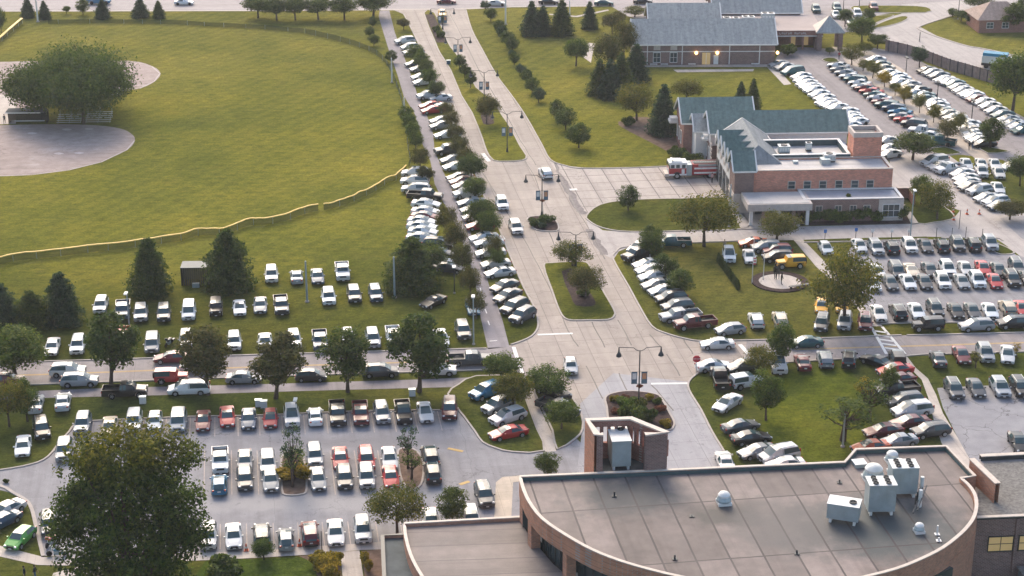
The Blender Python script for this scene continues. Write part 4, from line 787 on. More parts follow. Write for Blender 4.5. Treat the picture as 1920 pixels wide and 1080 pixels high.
trees('on the near boulevard strip', 'far', '872 318 46 44 O brown;884 344 58 50 D dark;892 378 48 40 D mid;903 432 62 54 D dark;915 448 54 44 D mid;926 492 56 42 O brown;932 505 42 30 O mid')
trees('in the boulevard median', 'far', '861 130 30 22 T dark;871 148 32 20 T dark;882 166 36 20 T dark;912 232 60 52 O brown;1074 500 52 70 O olive;1098 560 68 78 O brown')
trees('east of the boulevard', 'far', '911 20 20 18 R fir;920 40 28 22 R dark;936 64 30 22 R dark;943 74 28 22 R fir;951 88 34 24 R dark;960 97 32 26 R dark;960 106 14 14 R fir;964 122 26 20 R dark;978 141 24 18 R fir;987 156 28 22 R dark;998 176 34 26 R dark;1010 192 30 26 R fir;1044 226 42 30 R dark;1061 244 46 38 R dark;1085 277 50 44 R dark;1178 396 52 40 R dark')
trees('left of the long grey roof', 'left', '997 66 70 42 C fir;1018 66 60 36 C fir;1053 66 72 44 C dark;1105 54 56 30 C fir;1080 124 56 44 D mid;1140 140 84 60 O brown;1170 120 90 56 O brown;1148 64 44 44 O brown;1158 52 34 28 D brown;1124 178 74 44 C dark;1144 184 80 48 C fir;1164 178 86 50 C dark;1192 152 76 50 C fir;1190 32 24 44 O olive')
trees('beside the teal-roofed station', 'left', '1194 226 76 72 O olive;1243 252 102 54 C fir;1286 190 46 58 O olive;1388 206 58 28 C fir;1411 206 64 30 C dark;1320 462 106 112 O olive;1456 450 58 78 O olive;1588 408 48 20 U dark')
trees('on the clipped lawn', 'far', '1221 470 52 42 R dark;1222 486 54 46 R dark;1246 524 52 44 R dark;1274 556 56 48 R dark')
trees('by the memorial patio', 'left', '1582 612 156 124 O olive')
trees('around the south lawn', 'left', '1423 706 62 58 O olive;1464 684 86 50 T mid;1436 788 100 56 T mid;1580 826 92 96 Z dark;1629 790 84 70 Z dark;1619 760 56 38 Z yellow;1667 742 66 30 T mid;1829 690 34 26 Z olive;1906 670 28 18 Z yellow')
trees('around the pale station drive', 'left', '1711 300 54 74 D dark;1727 384 58 42 D mid;1757 412 78 70 O olive;1857 278 64 44 T dark;1893 412 40 52 D brown;1912 350 64 44 D dark;1898 212 120 86 D mid;1724 126 46 28 T fir;1645 92 32 34 D dark;1616 82 54 46 D mid;1584 50 36 26 D dark;1628 46 34 22 D dark')
trees('along the planted promenade', 'far', '1597 122 44 40 O olive;1620 102 26 26 O olive;1618 134 26 24 O olive;1636 147 38 30 O olive;1658 163 34 28 O yellow;1678 180 28 22 O olive;1696 195 40 26 O yellow;1724 212 40 26 O olive;1750 230 40 28 O olive;1775 270 52 44 O brown;1800 248 40 30 O olive;1555 102 14 16 D mid')
trees('along the highway', 'left', '3 62 54 18 R dark;53 33 42 26 C fir;84 36 38 24 C fir;125 26 16 14 D mid;156 28 34 24 R dark;193 34 38 30 C fir;264 32 40 32 C fir;298 34 36 24 C dark;484 34 44 52 D dark;519 38 46 50 D dark;554 38 46 46 D dark;597 37 46 52 D dark;646 38 48 54 D dark;700 32 50 66 D dark')
trees('around the brown-roofed house', 'left', '1786 32 18 20 R dark;1802 40 22 28 D dark;1822 46 22 30 D fir;1842 52 24 32 D dark;1856 56 24 28 D dark;1835 20 34 56 O dark;1896 60 60 44 T dark;1915 50 60 34 T dark;1882 44 40 30 T brown')
trees('in front of the station wall', 'left', '1262 292 20 20 B dark;1276 300 22 22 B dark;1290 308 22 22 B dark;1304 308 20 20 B dark;1298 318 20 22 B fir;1312 324 24 24 B dark;1532 414 26 34 B mid;1552 415 26 34 B mid;1574 414 24 32 B mid;1606 413 26 34 B mid;1628 412 26 34 B mid;1646 411 22 26 B dark;1668 410 20 22 B dark;1690 411 26 22 B dark;1514 416 20 22 B dark;1476 104 22 22 B mid;1178 236 18 20 B dark')
trees('by the entrance walk', 'left', '598 1066 30 38 B yellow;612 1085 36 40 B yellow;628 1056 24 22 B yellow;686 1058 24 14 B yellow;690 1072 24 14 B yellow;420 1088 42 60 B dark;550 900 26 44 B yellow', 'shrubs by the entrance walk')
trees('in the big flower island', 'left', '1178 790 30 32 B dark;1196 792 30 32 B dark;1212 790 28 30 B dark;1184 772 24 28 B mid;1200 768 22 26 B olive;1168 766 20 24 B mid;1152 752 12 14 B yellow;1216 750 12 14 B yellow;1246 801 14 18 B yellow;1152 775 10 14 B flower;1160 790 10 14 B flower;1238 770 12 16 B flower;1228 776 10 12 B flower;1170 750 10 14 B flower;1232 757 12 16 B dark')
trees('in the small dark median bed', 'left', '1004 424 14 20 B dark;1016 420 16 22 B dark;1028 418 14 20 B dark;1014 428 12 16 B fir;830 44 14 14 B dark;818 60 12 12 B dark;826 70 12 14 B dark;1088 520 14 20 B dark;1094 555 12 18 B dark', 'shrubs in the median beds')
# clipped cypress line
for k in range(11):
    t = k / 10; trees('in the slim hedge on the lawn', 'far', '%f %f 20 7 U dark' % (1347 + 37 * t, 492 + 51 * t), 'slim hedge line on the lawn')
# the two big trees behind the ball field bench and the maple in the foreground
def big(px, py, hp, wp, fo, n, size, cl, label, seed, base=.2, flat=1.0, lobes=None, kx=1.15):
    g = G(px, py); h = hp / VPX(px, py); w_ = wp / SCALE(py) * kx; h = max(h - w_ * .06, h * .7)
    e = empty('leafy_tree', g); tag(e, label, 'tree')
    c, t = deciduous(seed, n, size, h, w_, base, flat, cl, n_limb=16, lobes=lobes); c.build('crown', M['f_' + fo], e); t.build('trunk', M['bark'], e)
big(157, 232, 128, 172, 'dark', 30000, .22, 150, 'wide low tree with rusty tinge shading the bleachers', 5, .26, .95)
big(78, 224, 112, 124, 'dark', 18000, .22, 110, 'wide tree behind the dark dugout at the left', 6, .24, .95)
big(150, 200, 112, 168, 'dark', 20000, .22, 120, 'dark tree at the back, overlapping the upper infield', 8, .22)
big(255, 1150, 372, 312, 'big', 120000, .19, 340, 'huge maple with yellow top in the lower left foreground', 21, .10, 1.0,
    [(-.02, 0, .80, .30, .15, 62), (.22, .05, .76, .20, .13, 26), (-.20, .0, .72, .20, .13, 28), (0, 0, .56, .40, .18, 90), (-.32, -.05, .54, .13, .10, 14), (.30, 0, .50, .17, .12, 22), (0, -.05, .34, .36, .16, 70), (.20, -.1, .20, .24, .12, 26), (-.18, -.1, .20, .22, .12, 26), (.40, 0, .40, .08, .06, 6), (-.40, 0, .42, .07, .05, 5)], 1.0)
# ------------------------------------------------------------ buildings
class Frame:
    def __init__(s, o, deg): s.o = Vector((o[0], o[1], 0)); s.a = R(deg); s.c, s.s = math.cos(s.a), math.sin(s.a)
    def p(s, x, y, z=0): return (s.o.x + x * s.c - y * s.s, s.o.y + x * s.s + y * s.c, z)
    def box(s, b, x0, x1, y0, y1, z0, z1, m=0):
        c = s.p((x0 + x1) / 2, (y0 + y1) / 2, (z0 + z1) / 2); b.box(c, (abs(x1 - x0), abs(y1 - y0), abs(z1 - z0)), s.a, m)
    def one(s, name, mat, par, *d):
        b = MB(); s.box(b, *d); return b.build(name, mat, par)
def gable(fr, par, x0, x1, yr, d, zr, ze, rm, wm, z0=0, ov=.45, hip=0.0, hip_w=False, hip_e=False, trim=True, axis='x', nm='roof'):
    """gable roof with ridge along x (or y) in the frame, thick slopes, gable end walls and white rakes"""
    P_ = (lambda x, y, z: fr.p(x, y, z)) if axis == 'x' else (lambda x, y, z: fr.p(y, x, z))
    k = (zr - ze) / d; t = .22; b = MB()
    a0, a1 = x0 - ov, x1 + ov; de = d + ov; zo = zr - k * de
    for s in (-1, 1):
        top = [P_(a0 + hip, yr, zr), P_(a1, yr, zr), P_(a1, yr + s * de, zo), P_(a0, yr + s * de, zo)]; bot = [(q[0], q[1], q[2] - t) for q in top]
        b.face(top); b.face(bot[::-1])
        for i in range(4):
            j = (i + 1) % 4; b.face([top[i], bot[i], bot[j], top[j]])
    if hip:
        b.face([P_(a0 + hip, yr, zr), P_(a0, yr - de, zo), P_(a0, yr + de, zo)])
    r = b.build(nm, rm, par)
    b = MB()
    for x in ((x0, x1) if not hip else (x1,)): b.face([P_(x, yr - d, z0), P_(x, yr + d, z0), P_(x, yr + d, ze - t), P_(x, yr, zr - t), P_(x, yr - d, ze - t)])
    for y in (yr - d, yr + d): b.face([P_(x0, y, z0), P_(x1, y, z0), P_(x1, y, ze - t), P_(x0, y, ze - t)])
    b.build('wall', wm, par)
    if trim:
        b = MB()
        for x in ((a0 - .03, a1 + .03) if not hip else (a1 + .03,)):
            for s in (-1, 1): b.tube(P_(x, yr, zr - .05), P_(x, yr + s * (de + .03), zo - .05), .16, .16, 4)
        for s in (-1, 1): b.tube(P_(a0, yr + s * (de + .05), zo - .12), P_(a1, yr + s * (de + .05), zo - .12), .15, .15, 4)
        b.build('roof_trim', M['white'], par)
    return r
def window(fr, par, x, y, z, w_, h, side='S', frame='white', bars=1, mat='glass', t=.10):
    """framed window standing proud of a wall that faces S (−y) or W (−x)"""
    b = MB(); f = MB()
    def bx(m, u0, u1, v0, v1, o0, o1):
        if side == 'S': fr.box(m, x + u0, x + u1, y - o1, y - o0, z + v0, z + v1)
        else: fr.box(m, x - o1, x - o0, y + u0, y + u1, z + v0, z + v1)
    bx(f, -w_ / 2 - t, w_ / 2 + t, -h / 2 - t, -h / 2, .01, .14); bx(f, -w_ / 2 - t, w_ / 2 + t, h / 2, h / 2 + t, .01, .12)
    bx(f, -w_ / 2 - t, -w_ / 2, -h / 2, h / 2, .01, .10); bx(f, w_ / 2, w_ / 2 + t, -h / 2, h / 2, .01, .10)
    for k in range(bars): u = -w_ / 2 + w_ * (k + 1) / (bars + 1); bx(f, u - .03, u + .03, -h / 2, h / 2, .05, .09)
    bx(f, -w_ / 2, w_ / 2, -.03, .03, .05, .085)
    o = f.build('window', M[frame], par); bx(b, -w_ / 2, w_ / 2, -h / 2, h / 2, .02, .05); b.build('pane', M[mat], o); return o
def flat_roof(fr, par, x0, x1, y0, y1, z, wall, roof, z0=0, ph=.5, cap='white', t=.35, pm=None):
    fr.one('wall', wall, par, x0, x1, y0, y1, z0, z - .02)
    fr.one('roof', roof, par, x0 + t, x1 - t, y0 + t, y1 - t, z - .02, z + .02)
    b = MB(); c = MB()
    for d in ((x0, x1, y0, y0 + t), (x0, x1, y1 - t, y1), (x0, x0 + t, y0 + t, y1 - t), (x1 - t, x1, y0 + t, y1 - t)):
        fr.box(b, *d, z - .02, z + ph); fr.box(c, d[0] - .06, d[1] + .06, d[2] - .06, d[3] + .06, z + ph, z + ph + .12)
    b.build('parapet', pm or wall, par); c.build('coping', M[cap], par)
# ---- fire station
M['slate_roof'] = shingle('slate_grey_shingles', (.22, .235, .24)); M['dark_flash'] = plain('dark_parapet_lining', (.05, .085, .09), .6, .4)
S = Frame((47.37, 277.29), 3.0)
st = empty('fire_station', S.p(0, 10)); tag(st, 'brick fire station with teal shingled gables and pale flat roofs', 'fire station')
st.location = (0, 0, 0)
flat_roof(S, st, -1.0, 15.0, 0, 5.2, 3.6, M['brick_dark'], grid_mat('ponded_flat_roof', (.42, .42, .45), R(3), 30, 30, .05, (.3, .3, .3), .05, .14, .5, 0, .3, .8, (.17, .17, .18)), ph=.12, cap='white')
S.one('stone_bay', M['stone'], st, 11.1, 15.1, -.12, 5.1, 0, 3.58)
window(S, st, 13.1, -.13, 1.75, 2.6, 2.0, bars=2)
for x in (1.5, 4.6, 8.0, 9.5 - .3): 
    if x != 8.0: window(S, st, x, -.02, 1.8, .95, 1.7, frame='cap')
window(S, st, 7.0, -.02, 1.8, .95, 1.7, frame='cap')
b = MB(); S.box(b, -10.3, 0, -1.9, 4.2, 2.6, 3.75); b.build('canopy', M['stone'], st)
b = MB(); S.box(b, -9.9, -.4, -1.5, 3.9, 3.75, 3.80); b.build('canopy_roof', M['pale_roof'], st)
for x in (-9.6, -7.6, -5.2, -2.8, -.6): S.one('column', M['brick_dark'] if x in (-7.6, -2.8) else M['white'], st, x - .25, x + .25, -1.6, -1.1, 0, 2.6)
S.one('entrance_glass', M['glass'], st, -8.0, -1.2, 3.9, 4.0, .1, 2.5)
flat_roof(S, st, -8.3, 14.4, 5.3, 12.0, 6.7, M['brick_pink'], M['pale_roof'], ph=.25, cap='cap')
for i, x in enumerate((-2.0, .55, 3.1, 5.7, 8.3, 10.8)): window(S, st, x, 5.29, 4.5, 1.05, 1.15, frame='cap', bars=0)
flat_roof(S, st, -5.5, 8.9, 12.0, 20.6, 6.4, M['brick'], M['pale_roof'], ph=1.0, cap='white', pm=M['dark_flash'])
flat_roof(S, st, -5.5, 11.5, 20.65, 28.75, 4.3, M['brick'], M['pale_roof'], ph=.2, cap='white')
S.one('chimney', M['brick_pink'], st, 9.3, 14.0, 11.9, 16.0, 0, 10.3)
b = MB()
for d in ((9.2, 14.1, 11.8, 12.2), (9.2, 14.1, 15.7, 16.1), (9.2, 9.6, 12.2, 15.7), (13.7, 14.1, 12.2, 15.7)): S.box(b, *d, 10.3, 11.1)
b.build('chimney_top', M['stone'], st); S.one('chimney_hatch', M['metal_dark'], st, 10.0, 13.3, 12.8, 15.2, 10.3, 10.6)
gable(S, st, -11.4, 12.3, 32.6, 3.7, 9.2, 6.6, M['teal_roof'], M['white'])
S.one('lower_wall', M['brick_dark'], st, -11.5, 12.4, 28.82, 36.38, 0, 4.0)
gable(S, st, -15.0, -2.6, 42.2, 4.4, 9.0, 5.9, M['teal_roof'], M['brick'])
gable(S, st, -13.4, -8.0, 36.0, 2.6, 7.8, 5.7, M['grey_roof'], M['white'], axis='x')
# truck-bay wing: ridge runs north-south, four gablets over the doors on its west side
gable(S, st, 9.0, 27.5, -6.4, 4.0, 9.2, 6.4, M['slate_roof'], M['brick'], axis='y', hip=3.6)
for y in (12.0, 15.4, 18.8, 22.2):
    gable(S, st, -11.2, -7.2, y, 1.55, 8.85, 6.4, M['teal_roof'], M['white'], z0=0, ov=.25, nm='dormer_roof')
    b = MB(); S.box(b, -11.32, -11.24, y - 1.1, y + 1.1, 0, 3.8); o = b.build('bay_door', M['metal_dark'], st)
    b = MB(); S.box(b, -11.38, -11.33, y - .9, y + .9, 1.6, 2.6); b.build('pane', M['glass'], o)
    b = MB(); S.box(b, -11.42, -11.34, y - .5, y + .5, 4.9, 5.9); b.build('stone_panel', M['stone'], st)
# corner tower with its own little gable
S.one('tower_wall', M['brick_dark'], st, -11.4, -8.3, 4.6, 9.4, 3.4, 7.4); S.one('tower_base', M['stone'], st, -11.5, -8.2, 4.5, 9.5, 0, 3.4)
gable(S, st, -11.4, -8.3, 7.0, 2.45, 9.9, 7.6, M['teal_roof'], M['white'], z0=7.4, ov=.35)
for y in (5.6, 7.2, 8.6): window(S, st, -11.51, y, 2.0, .7, 1.6, side='W', frame='cap', bars=0)
for y in (30.2, 32.6, 35.0): window(S, st, -11.52, y, 2.3, .9, 2.2, side='W', frame='white')
b = MB(); S.box(b, -12.6, -11.5, 31.2, 34.2, 4.2, 4.6); S.box(b, -12.3, -11.5, 31.6, 33.8, 4.6, 5.1); b.build('entrance_hood', M['white'], st)
for y in (40, 42.3, 44.6): window(S, st, -15.02, y, 2.4, .9, 2.2, side='W', frame='white')
b = MB(); S.box(b, -16.6, -15.05, 44.2, 46.5, 3.6, 4.0); S.box(b, -16.4, -15.05, 44.4, 46.3, 4.0, 4.5); b.build('entrance_hood', M['white'], st)
for y in (28.9, 37.2): S.one('corner_board', M['white'], st, -11.62, -11.42, y - .15, y + .15, 0, 6.4)
for k in range(6): S.one('stone_quoin', M['stone'], st, -11.66, -11.5, 27.0 + (k % 2) * .2, 28.0 + (k % 2) * .2, .4 + k * .8, .8 + k * .8)
for x, y, w_, h in ((3.4, 8.6, 1.5, .9), (-1.0, 9.5, .8, .4)): S.one('roof_hatch', M['metal_grey'], st, x, x + w_, y, y + w_, 6.72, 6.72 + h)
def unit(fr, x, y, z, w_, d, h, label, n=1, mat='metal_grey', name='rooftop_unit', group=None):
    c = fr.p(x + w_ / 2, y + d / 2, z); e = empty(name, c, fr.a); tag(e, label, 'air conditioner', group)
    b = MB(); b.box((0, 0, .25 + h / 2), (w_, d, h)); b.build('housing', M[mat], e)
    b = MB(); b.box((0, 0, .12), (w_ * .96, d * .96, .24)); b.build('curb', M['metal_dark'], e)
    b = MB(); b.box((0, 0, h + .27), (w_ + .12, d + .12, .06)); b.build('lid', M['metal_white'], e)
    for k in range(n):
        b = MB(); b.lathe(((k - (n - 1) / 2) * w_ / n, 0, h + .31), [(min(w_ / n, d) * .38, 0), (min(w_ / n, d) * .38, .12), (min(w_ / n, d) * .30, .12), (min(w_ / n, d) * .1, .05)], 14); b.build('fan', M['metal_dark'], e)
    b = MB()
    for k in range(4): b.box((-w_ / 2 + w_ * (k + .5) / 4, -d / 2 - .015, .3 + h * .45), (w_ / 5, .03, h * .55))
    b.build('access_panel', M['metal_grey'] if mat != 'metal_grey' else M['metal_white'], e); return e
unit(S, -2.2, 15.5, 6.52, 1.8, 1.5, 1.0, 'small grey unit on the sunken station roof, left of the pipe', 1)
unit(S, 2.6, 16.8, 6.52, .9, .9, 1.1, 'narrow grey vent box on the sunken station roof', 1)
unit(S, 4.2, 9.9, 6.72, 1.8, 1.5, 1.0, 'whitish unit behind the six-window brick wall of the station', 1, 'metal_white')
# ---- brick wall and refuse enclosure east of the station
e = empty('garden_wall', (0, 0, 0)); tag(e, 'low brown brick enclosure wall between station and round grass island', 'wall')
b = MB(); p0, p1 = G(1681, 372), G(1703, 370); b.box(((p0.x + p1.x) / 2, p0.y, .9), (p1.x - p0.x, .4, 1.8)); b.box((p1.x, p1.y - 2.2, .9), (.4, 4, 1.8)); b.build('wall', M['brick'], e)
b = MB(); b.box(((p0.x + p1.x) / 2, p0.y, 1.86), (p1.x - p0.x + .2, .55, .12)); b.build('coping', M['stone'], e)
# ---- long gabled recreation hall at the top
Cc = Frame((25.6, 375.9), .9)
ch = empty('recreation_hall', (0, 0, 0)); tag(ch, 'long brick hall with blue-grey shingled gable roofs and lit wall lamps', 'hall')
gable(Cc, ch, 0, 29.4, 5.7, 5.6, 8.55, 4.75, M['grey_roof'], M['brick_dark'])
Cc.one('white_band', M['white'], ch, .0, 29.4, .04, .10, 2.75, 2.92)
for x in (2.7, 10.0, 19.9, 26.2): Cc.one('downpipe', M['white'], ch, x - .09, x + .09, -.02, .09, .1, 4.6)
for x in (4.7, 8.2):
    window(Cc, ch, x, .09, 1.6, 1.4, 2.0, bars=1); Cc.one('stone_panel', M['stone'], ch, x - .7, x + .7, .03, .09, 3.2, 4.4)
b = MB(); Cc.box(b, 14.2, 15.9, .02, .09, .1, 2.6); o = b.build('double_door', M['lit_window'], ch); b = MB(); Cc.box(b, 15.0, 15.08, -.02, .02, .1, 2.6); b.build('door_frame', M['white'], o)
Cc.one('service_door', M['metal_white'], ch, 16.6, 17.6, .02, .09, .1, 2.1)
for x in (12.9, 17.3, 29.9):
    b = MB(); c = Cc.p(x, -.25, 2.6); b.lathe(c, [(.05, -.35), (.30, -.15), (.34, .05), (.2, .32), (.05, .4)], 10); b.build('wall_lamp', M['lamp_glow'], ch)
b = MB(); Cc.box(b, -.06, -.02, 3.6, 7.8, 4.9, 7.2); b.build('gable_panel', M['stone'], ch)
for y in (4.0, 7.0): window(Cc, ch, -.07, y, 2.0, 1.2, 2.0, side='W')
gable(Cc, ch, 4.6, 19.6, 20.6, 5.6, 8.55, 4.75, M['grey_roof'], M['brick_dark'])
gable(Cc, ch, 19.8, 39.0, 33.0, 6.0, 9.6, 5.2, M['grey_roof'], M['brick_dark'])
b = MB(); Cc.box(b, 19.9, 30.6, 11.4, 26.9, 0, 4.2); b.build('link_wall', M['brick'], ch)
b = MB(); Cc.box(b, 19.8, 30.7, 11.35, 26.9, 4.2, 4.3); b.build('link_roof', M['brown_roof'], ch)
b = MB(); Cc.box(b, 30.6, 41.6, 12.4, 26.9, 3.0, 4.2); b.build('porch_fascia', M['brick'], ch)
b = MB(); Cc.box(b, 30.4, 41.8, 12.2, 26.9, 4.2, 4.32); b.build('porch_roof', M['brown_roof'], ch)
b = MB(); Cc.box(b, 30.6, 41.6, 12.32, 12.39, 2.95, 3.15); b.build('white_band', M['white'], ch)
for x in (34.6, 37.4): Cc.one('porch_column', M['brick'], ch, x - .18, x + .18, 12.6, 13.0, 0, 3)
Cc.one('porch_pier', M['brick_dark'], ch, 40.0, 41.5, 12.5, 14.2, 0, 3.0)
b = MB(); Cc.box(b, 31.0, 41.5, 16.5, 16.7, 0, 3.0); b.build('porch_back_wall', M['brick'], ch)
for x in (35.8, 38.6): Cc.one('glowing_doorway', M['lit_window'], ch, x - .6, x + .6, 16.4, 16.48, .1, 2.3)
b = MB()                                              # row of small raised letters, too far away to read
for k in range(13):
    if k == 6: continue
    x = 32.2 + k * .46; Cc.box(b, x, x + .07, 12.30, 12.36, 3.45, 3.85); Cc.box(b, x + .07, x + .28, 12.30, 12.36, 3.78 if k % 2 else 3.45, 3.85 if k % 2 else 3.52); Cc.box(b, x + .22, x + .29, 12.30, 12.36, 3.45, 3.78) if k % 3 else None
b.build('raised_lettering', M['white'], ch)
for x, w_, h, m in ((20.8, 1.6, 1.0, 'metal_white'), (23.0, 1.3, .9, 'metal_white'), (25.0, 2.6, 1.2, 'metal_white'), (29.3, 2.8, 1.7, 'metal_grey')):
    lb = {20.8: 'low white rooftop unit nearest the middle grey gable', 23.0: 'small white rooftop unit second along the hall valley', 25.0: 'wide cream rooftop unit in the hall valley', 29.3: 'tall grey-green rooftop unit beside the brown flat roof'}[x]
    unit(Cc, x, 18.5 if w_ < 2.7 else 19.5, 4.3, w_, 1.8, h, lb, 2 if w_ > 2 else 1, m)
for x, y, lb in ((4.0, -.9, 'white bench under the left hall windows'), (6.2, -.9, 'white bench between the two hall windows'), (12.0, -.9, 'white bench left of the lit hall door'), (25.2, -.9, 'rounded white bench at the right end of the hall wall')):
    e = empty('bench', Cc.p(x, y, 0), Cc.a); tag(e, lb, 'bench', 'benches along the hall'); b = MB(); b.box((0, 0, .45), (1.5, .5, .09)); b.build('seat', M['white'], e)
    for s in (-.6, .6): b = MB(); b.box((s, 0, .2), (.14, .45, .4)); b.build('leg', M['stone'], e)
e = empty('gazebo', Cc.p(43.2, 13.6)); tag(e, 'small square pavilion with pale pyramid roof beside the hall porch', 'pavilion')
e.location = (0, 0, 0); ax = Cc.p(43.0, 13.9, 7.2); hb = 3.1
for i, (m_) in enumerate(('grey_roof', 'cap', 'grey_roof', 'grey_roof')):  # west face paler: its sunlit tone is put into the colour
    q = [(-hb, -hb), (-hb, hb), (hb, hb), (hb, -hb)]; a_, c_ = [((-hb, -hb), (hb, -hb)), ((-hb, hb), (-hb, -hb)), ((hb, hb), (-hb, hb)), ((hb, -hb), (hb, hb))][i]
    b = MB(); P1 = (ax[0] + a_[0], ax[1] + a_[1], 4.2); P2 = (ax[0] + c_[0], ax[1] + c_[1], 4.2)
    b.face([P1, P2, ax]); b.face([(P2[0], P2[1], 3.95), (P1[0], P1[1], 3.95), (ax[0], ax[1], 6.9)]); b.face([P1, (P1[0], P1[1], 3.95), (P2[0], P2[1], 3.95), P2]); b.build('roof', M[m_], e)
for sx in (-1, 1):
    for sy in (-1, 1): b = MB(); b.box((ax[0] + sx * 2.3, ax[1] + sy * 2.3, 2.0), (.9, .9, 4.0)); b.build('pier', M['brick_dark'], e)
# ---- brown-roofed house top right
g = G(1872, 62); e = empty('house', (0, 0, 0)); tag(e, 'low house with tan hipped roof behind the hedge', 'house'); Hf = Frame((g.x - 4.5, g.y), 4)
Hf.one('wall', M['brick'], e, 0, 11, 0, 9, 0, 3.0)
b = MB(); c4 = [Hf.p(-.6, -.6, 3), Hf.p(11.6, -.6, 3), Hf.p(11.6, 9.6, 3), Hf.p(-.6, 9.6, 3)]; r0, r1 = Hf.p(3.6, 4.5, 6.1), Hf.p(7.4, 4.5, 6.1)
for f in ([c4[0], c4[1], r1, r0], [c4[1], c4[2], r1], [c4[2], c4[3], r0, r1], [c4[3], c4[0], r0], c4[::-1]): b.face(f)
b.build('roof', M['tan_roof'], e); window(Hf, e, 2.5, -.01, 1.7, 1.4, 1.2); window(Hf, e, 6, -.01, 1.7, 1.4, 1.2)
# ---- large curved-roof building in the foreground
mb = empty('civic_building', (0, 0, 0)); tag(mb, 'large foreground building with curved brick walls and broad flat grey roof', 'building')
ZM = 9.9
back = [(975, 893), (1100, 887.5), (1240, 881.5), (1400, 874), (1584, 866), (1605, 842), (1774, 836), (1828, 892), (1801, 896)]
right = [(1801, 896), (1815, 908), (1827, 925), (1831, 945), (1827, 967), (1815, 986), (1796, 1005), (1767, 1027), (1728, 1047), (1680, 1066), (1618, 1082)]
left = [(1618, 1082), (1560, 1093), (1500, 1100), (1440, 1102), (1370, 1099), (1272, 1080), (1210, 1065), (1160, 1050), (1110, 1030), (1060, 1002), (1017, 972), (992, 940), (980, 912), (975, 893)]
wr = lambda L: [G(x, y, ZM) for x, y in L]
bk, rt, lf = wr(back), smooth_line(wr(right), False, 3), smooth_line(wr(left), False, 3)
outl = bk[:-1] + rt[:-1] + lf[:-1]
cen = Vector((sum(p.x for p in outl) / len(outl), sum(p.y for p in outl) / len(outl), 0))
def inset(L, d):
    n = len(L); out = []
    for i in range(n):
        t = (L[(i + 1) % n] - L[i - 1]); nrm = Vector((-t.y, t.x, 0)).normalized(); out.append(L[i] + nrm * d * (1 if (cen - L[i]).dot(nrm) > 0 else -1))
    return out
xy = lambda L: [(p.x, p.y) for p in L]
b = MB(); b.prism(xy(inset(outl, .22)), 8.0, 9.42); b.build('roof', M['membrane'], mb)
b = MB(); ribbon(b, outl, .30, 7.9, ZM - .06, True); b.build('parapet', M['brick_tan'], mb)
b = MB(); ribbon(b, outl, .36, ZM - .06, ZM + .04, True); b.build('coping', M['cap'], mb)
b = MB(); ribbon(b, inset(bk, .26), .04, 9.42, ZM - .08); b.build('flashing', plain('teal_grey_flashing', (.045, .085, .09), .6, .4), mb)
b = MB(); b.prism(xy(inset(outl, 1.5)), 0, 7.99); b.build('curtain_wall', M['glass'], mb)
b = MB(); ribbon(b, rt, .40, 0, 7.9, False); ribbon(b, bk, .40, 0, 7.9, False); b.build('wall', M['brick_tan'], mb)
b = MB()
for i in range(0, len(lf) - 1):                          # mullions and sill of the recessed glazing
    ins = inset(lf, 1.42); a_, c_ = ins[i], ins[i + 1]; n = max(1, int((c_ - a_).length / 1.1))
    for k in range(n): p = a_.lerp(c_, k / n); b.box((p.x, p.y, 6.3), (.09, .09, 3.3))
b.build('mullions', M['metal_dark'], mb)
for i in (4, 12, 20, 27, 33, 38):
    if i < len(lf): p = inset(lf, .55)[i]; b = MB(); b.box((p.x, p.y, 3.95), (1.0, 1.0, 7.9), R(20)); b.build('pillar', M['brick_tan'], mb)
p0 = G(1760, 1076, 7.0)
b = MB(); b.box((p0.x + .1, p0.y - .2, 6.4), (3.0, .5, 2.0), R(35)); b.build('window', M['glass'], mb)
# lower wing on the left
lw = empty('civic_building_wing', (0, 0, 0)); tag(lw, 'low flat-roofed brick wing left of the curved main roof', 'building')
lo = [(758, 981), (975, 969), (998, 1000), (1040, 1050), (1100, 1100), (1100, 1130), (840, 1150), (808, 1105), (785, 1070), (770, 1040), (761, 1008)]
L5 = [G(x, y, 5.1) for x, y in lo]; cen0 = cen; cen = Vector((sum(p.x for p in L5) / len(L5), sum(p.y for p in L5) / len(L5), 0))
b = MB(); b.prism(xy(inset(L5, .2)), 0, 4.72); b.build('roof', M['membrane_left'], lw)
edge = [L5[1], L5[0]] + smooth_line([L5[0], L5[10], L5[9], L5[8], L5[7], L5[6]], False, 3)[1:]
b = MB(); ribbon(b, edge, .28, 0, 5.05); b.build('wall', M['brick_tan'], lw)
b = MB(); ribbon(b, edge, .34, 5.05, 5.15); b.build('coping', M['cap'], lw)
b = MB(); ribbon(b, inset([L5[1], L5[0]], .26), .04, 4.7, 5.0); b.build('flashing', plain('teal_grey_flashing_low', (.045, .085, .09), .6, .4), lw)
for k in range(9):
    p = G(1010 + k * 8.5, 1002 + k * 9.2, 4.75); b = MB(); b.box((p.x, p.y, 4.95), (.75, 1.25, .45), R(20)); o = b.build('roof_paver_block', M['stone'], lw)
cw = empty('civic_building_annex', (0, 0, 0)); tag(cw, 'lowest dark teal roof strip at the far left of the foreground building', 'building')
A = [G(x, y, 3.9) for x, y in ((717, 1004), (760, 1001), (764, 1020), (790, 1075), (815, 1110), (722, 1118))]; cen = Vector((sum(p.x for p in A) / 6, sum(p.y for p in A) / 6, 0))
b = MB(); b.prism(xy(inset(A, .15)), 0, 3.55); b.build('roof', M['dark_roof'], cw)
b = MB(); ribbon(b, [A[5], A[0], A[1]], .32, 0, 3.85); b.build('wall', M['brick_tan'], cw); b = MB(); ribbon(b, [A[5], A[0], A[1]], .42, 3.85, 3.93); b.build('coping', M['metal_dark'], cw)
cen = cen0
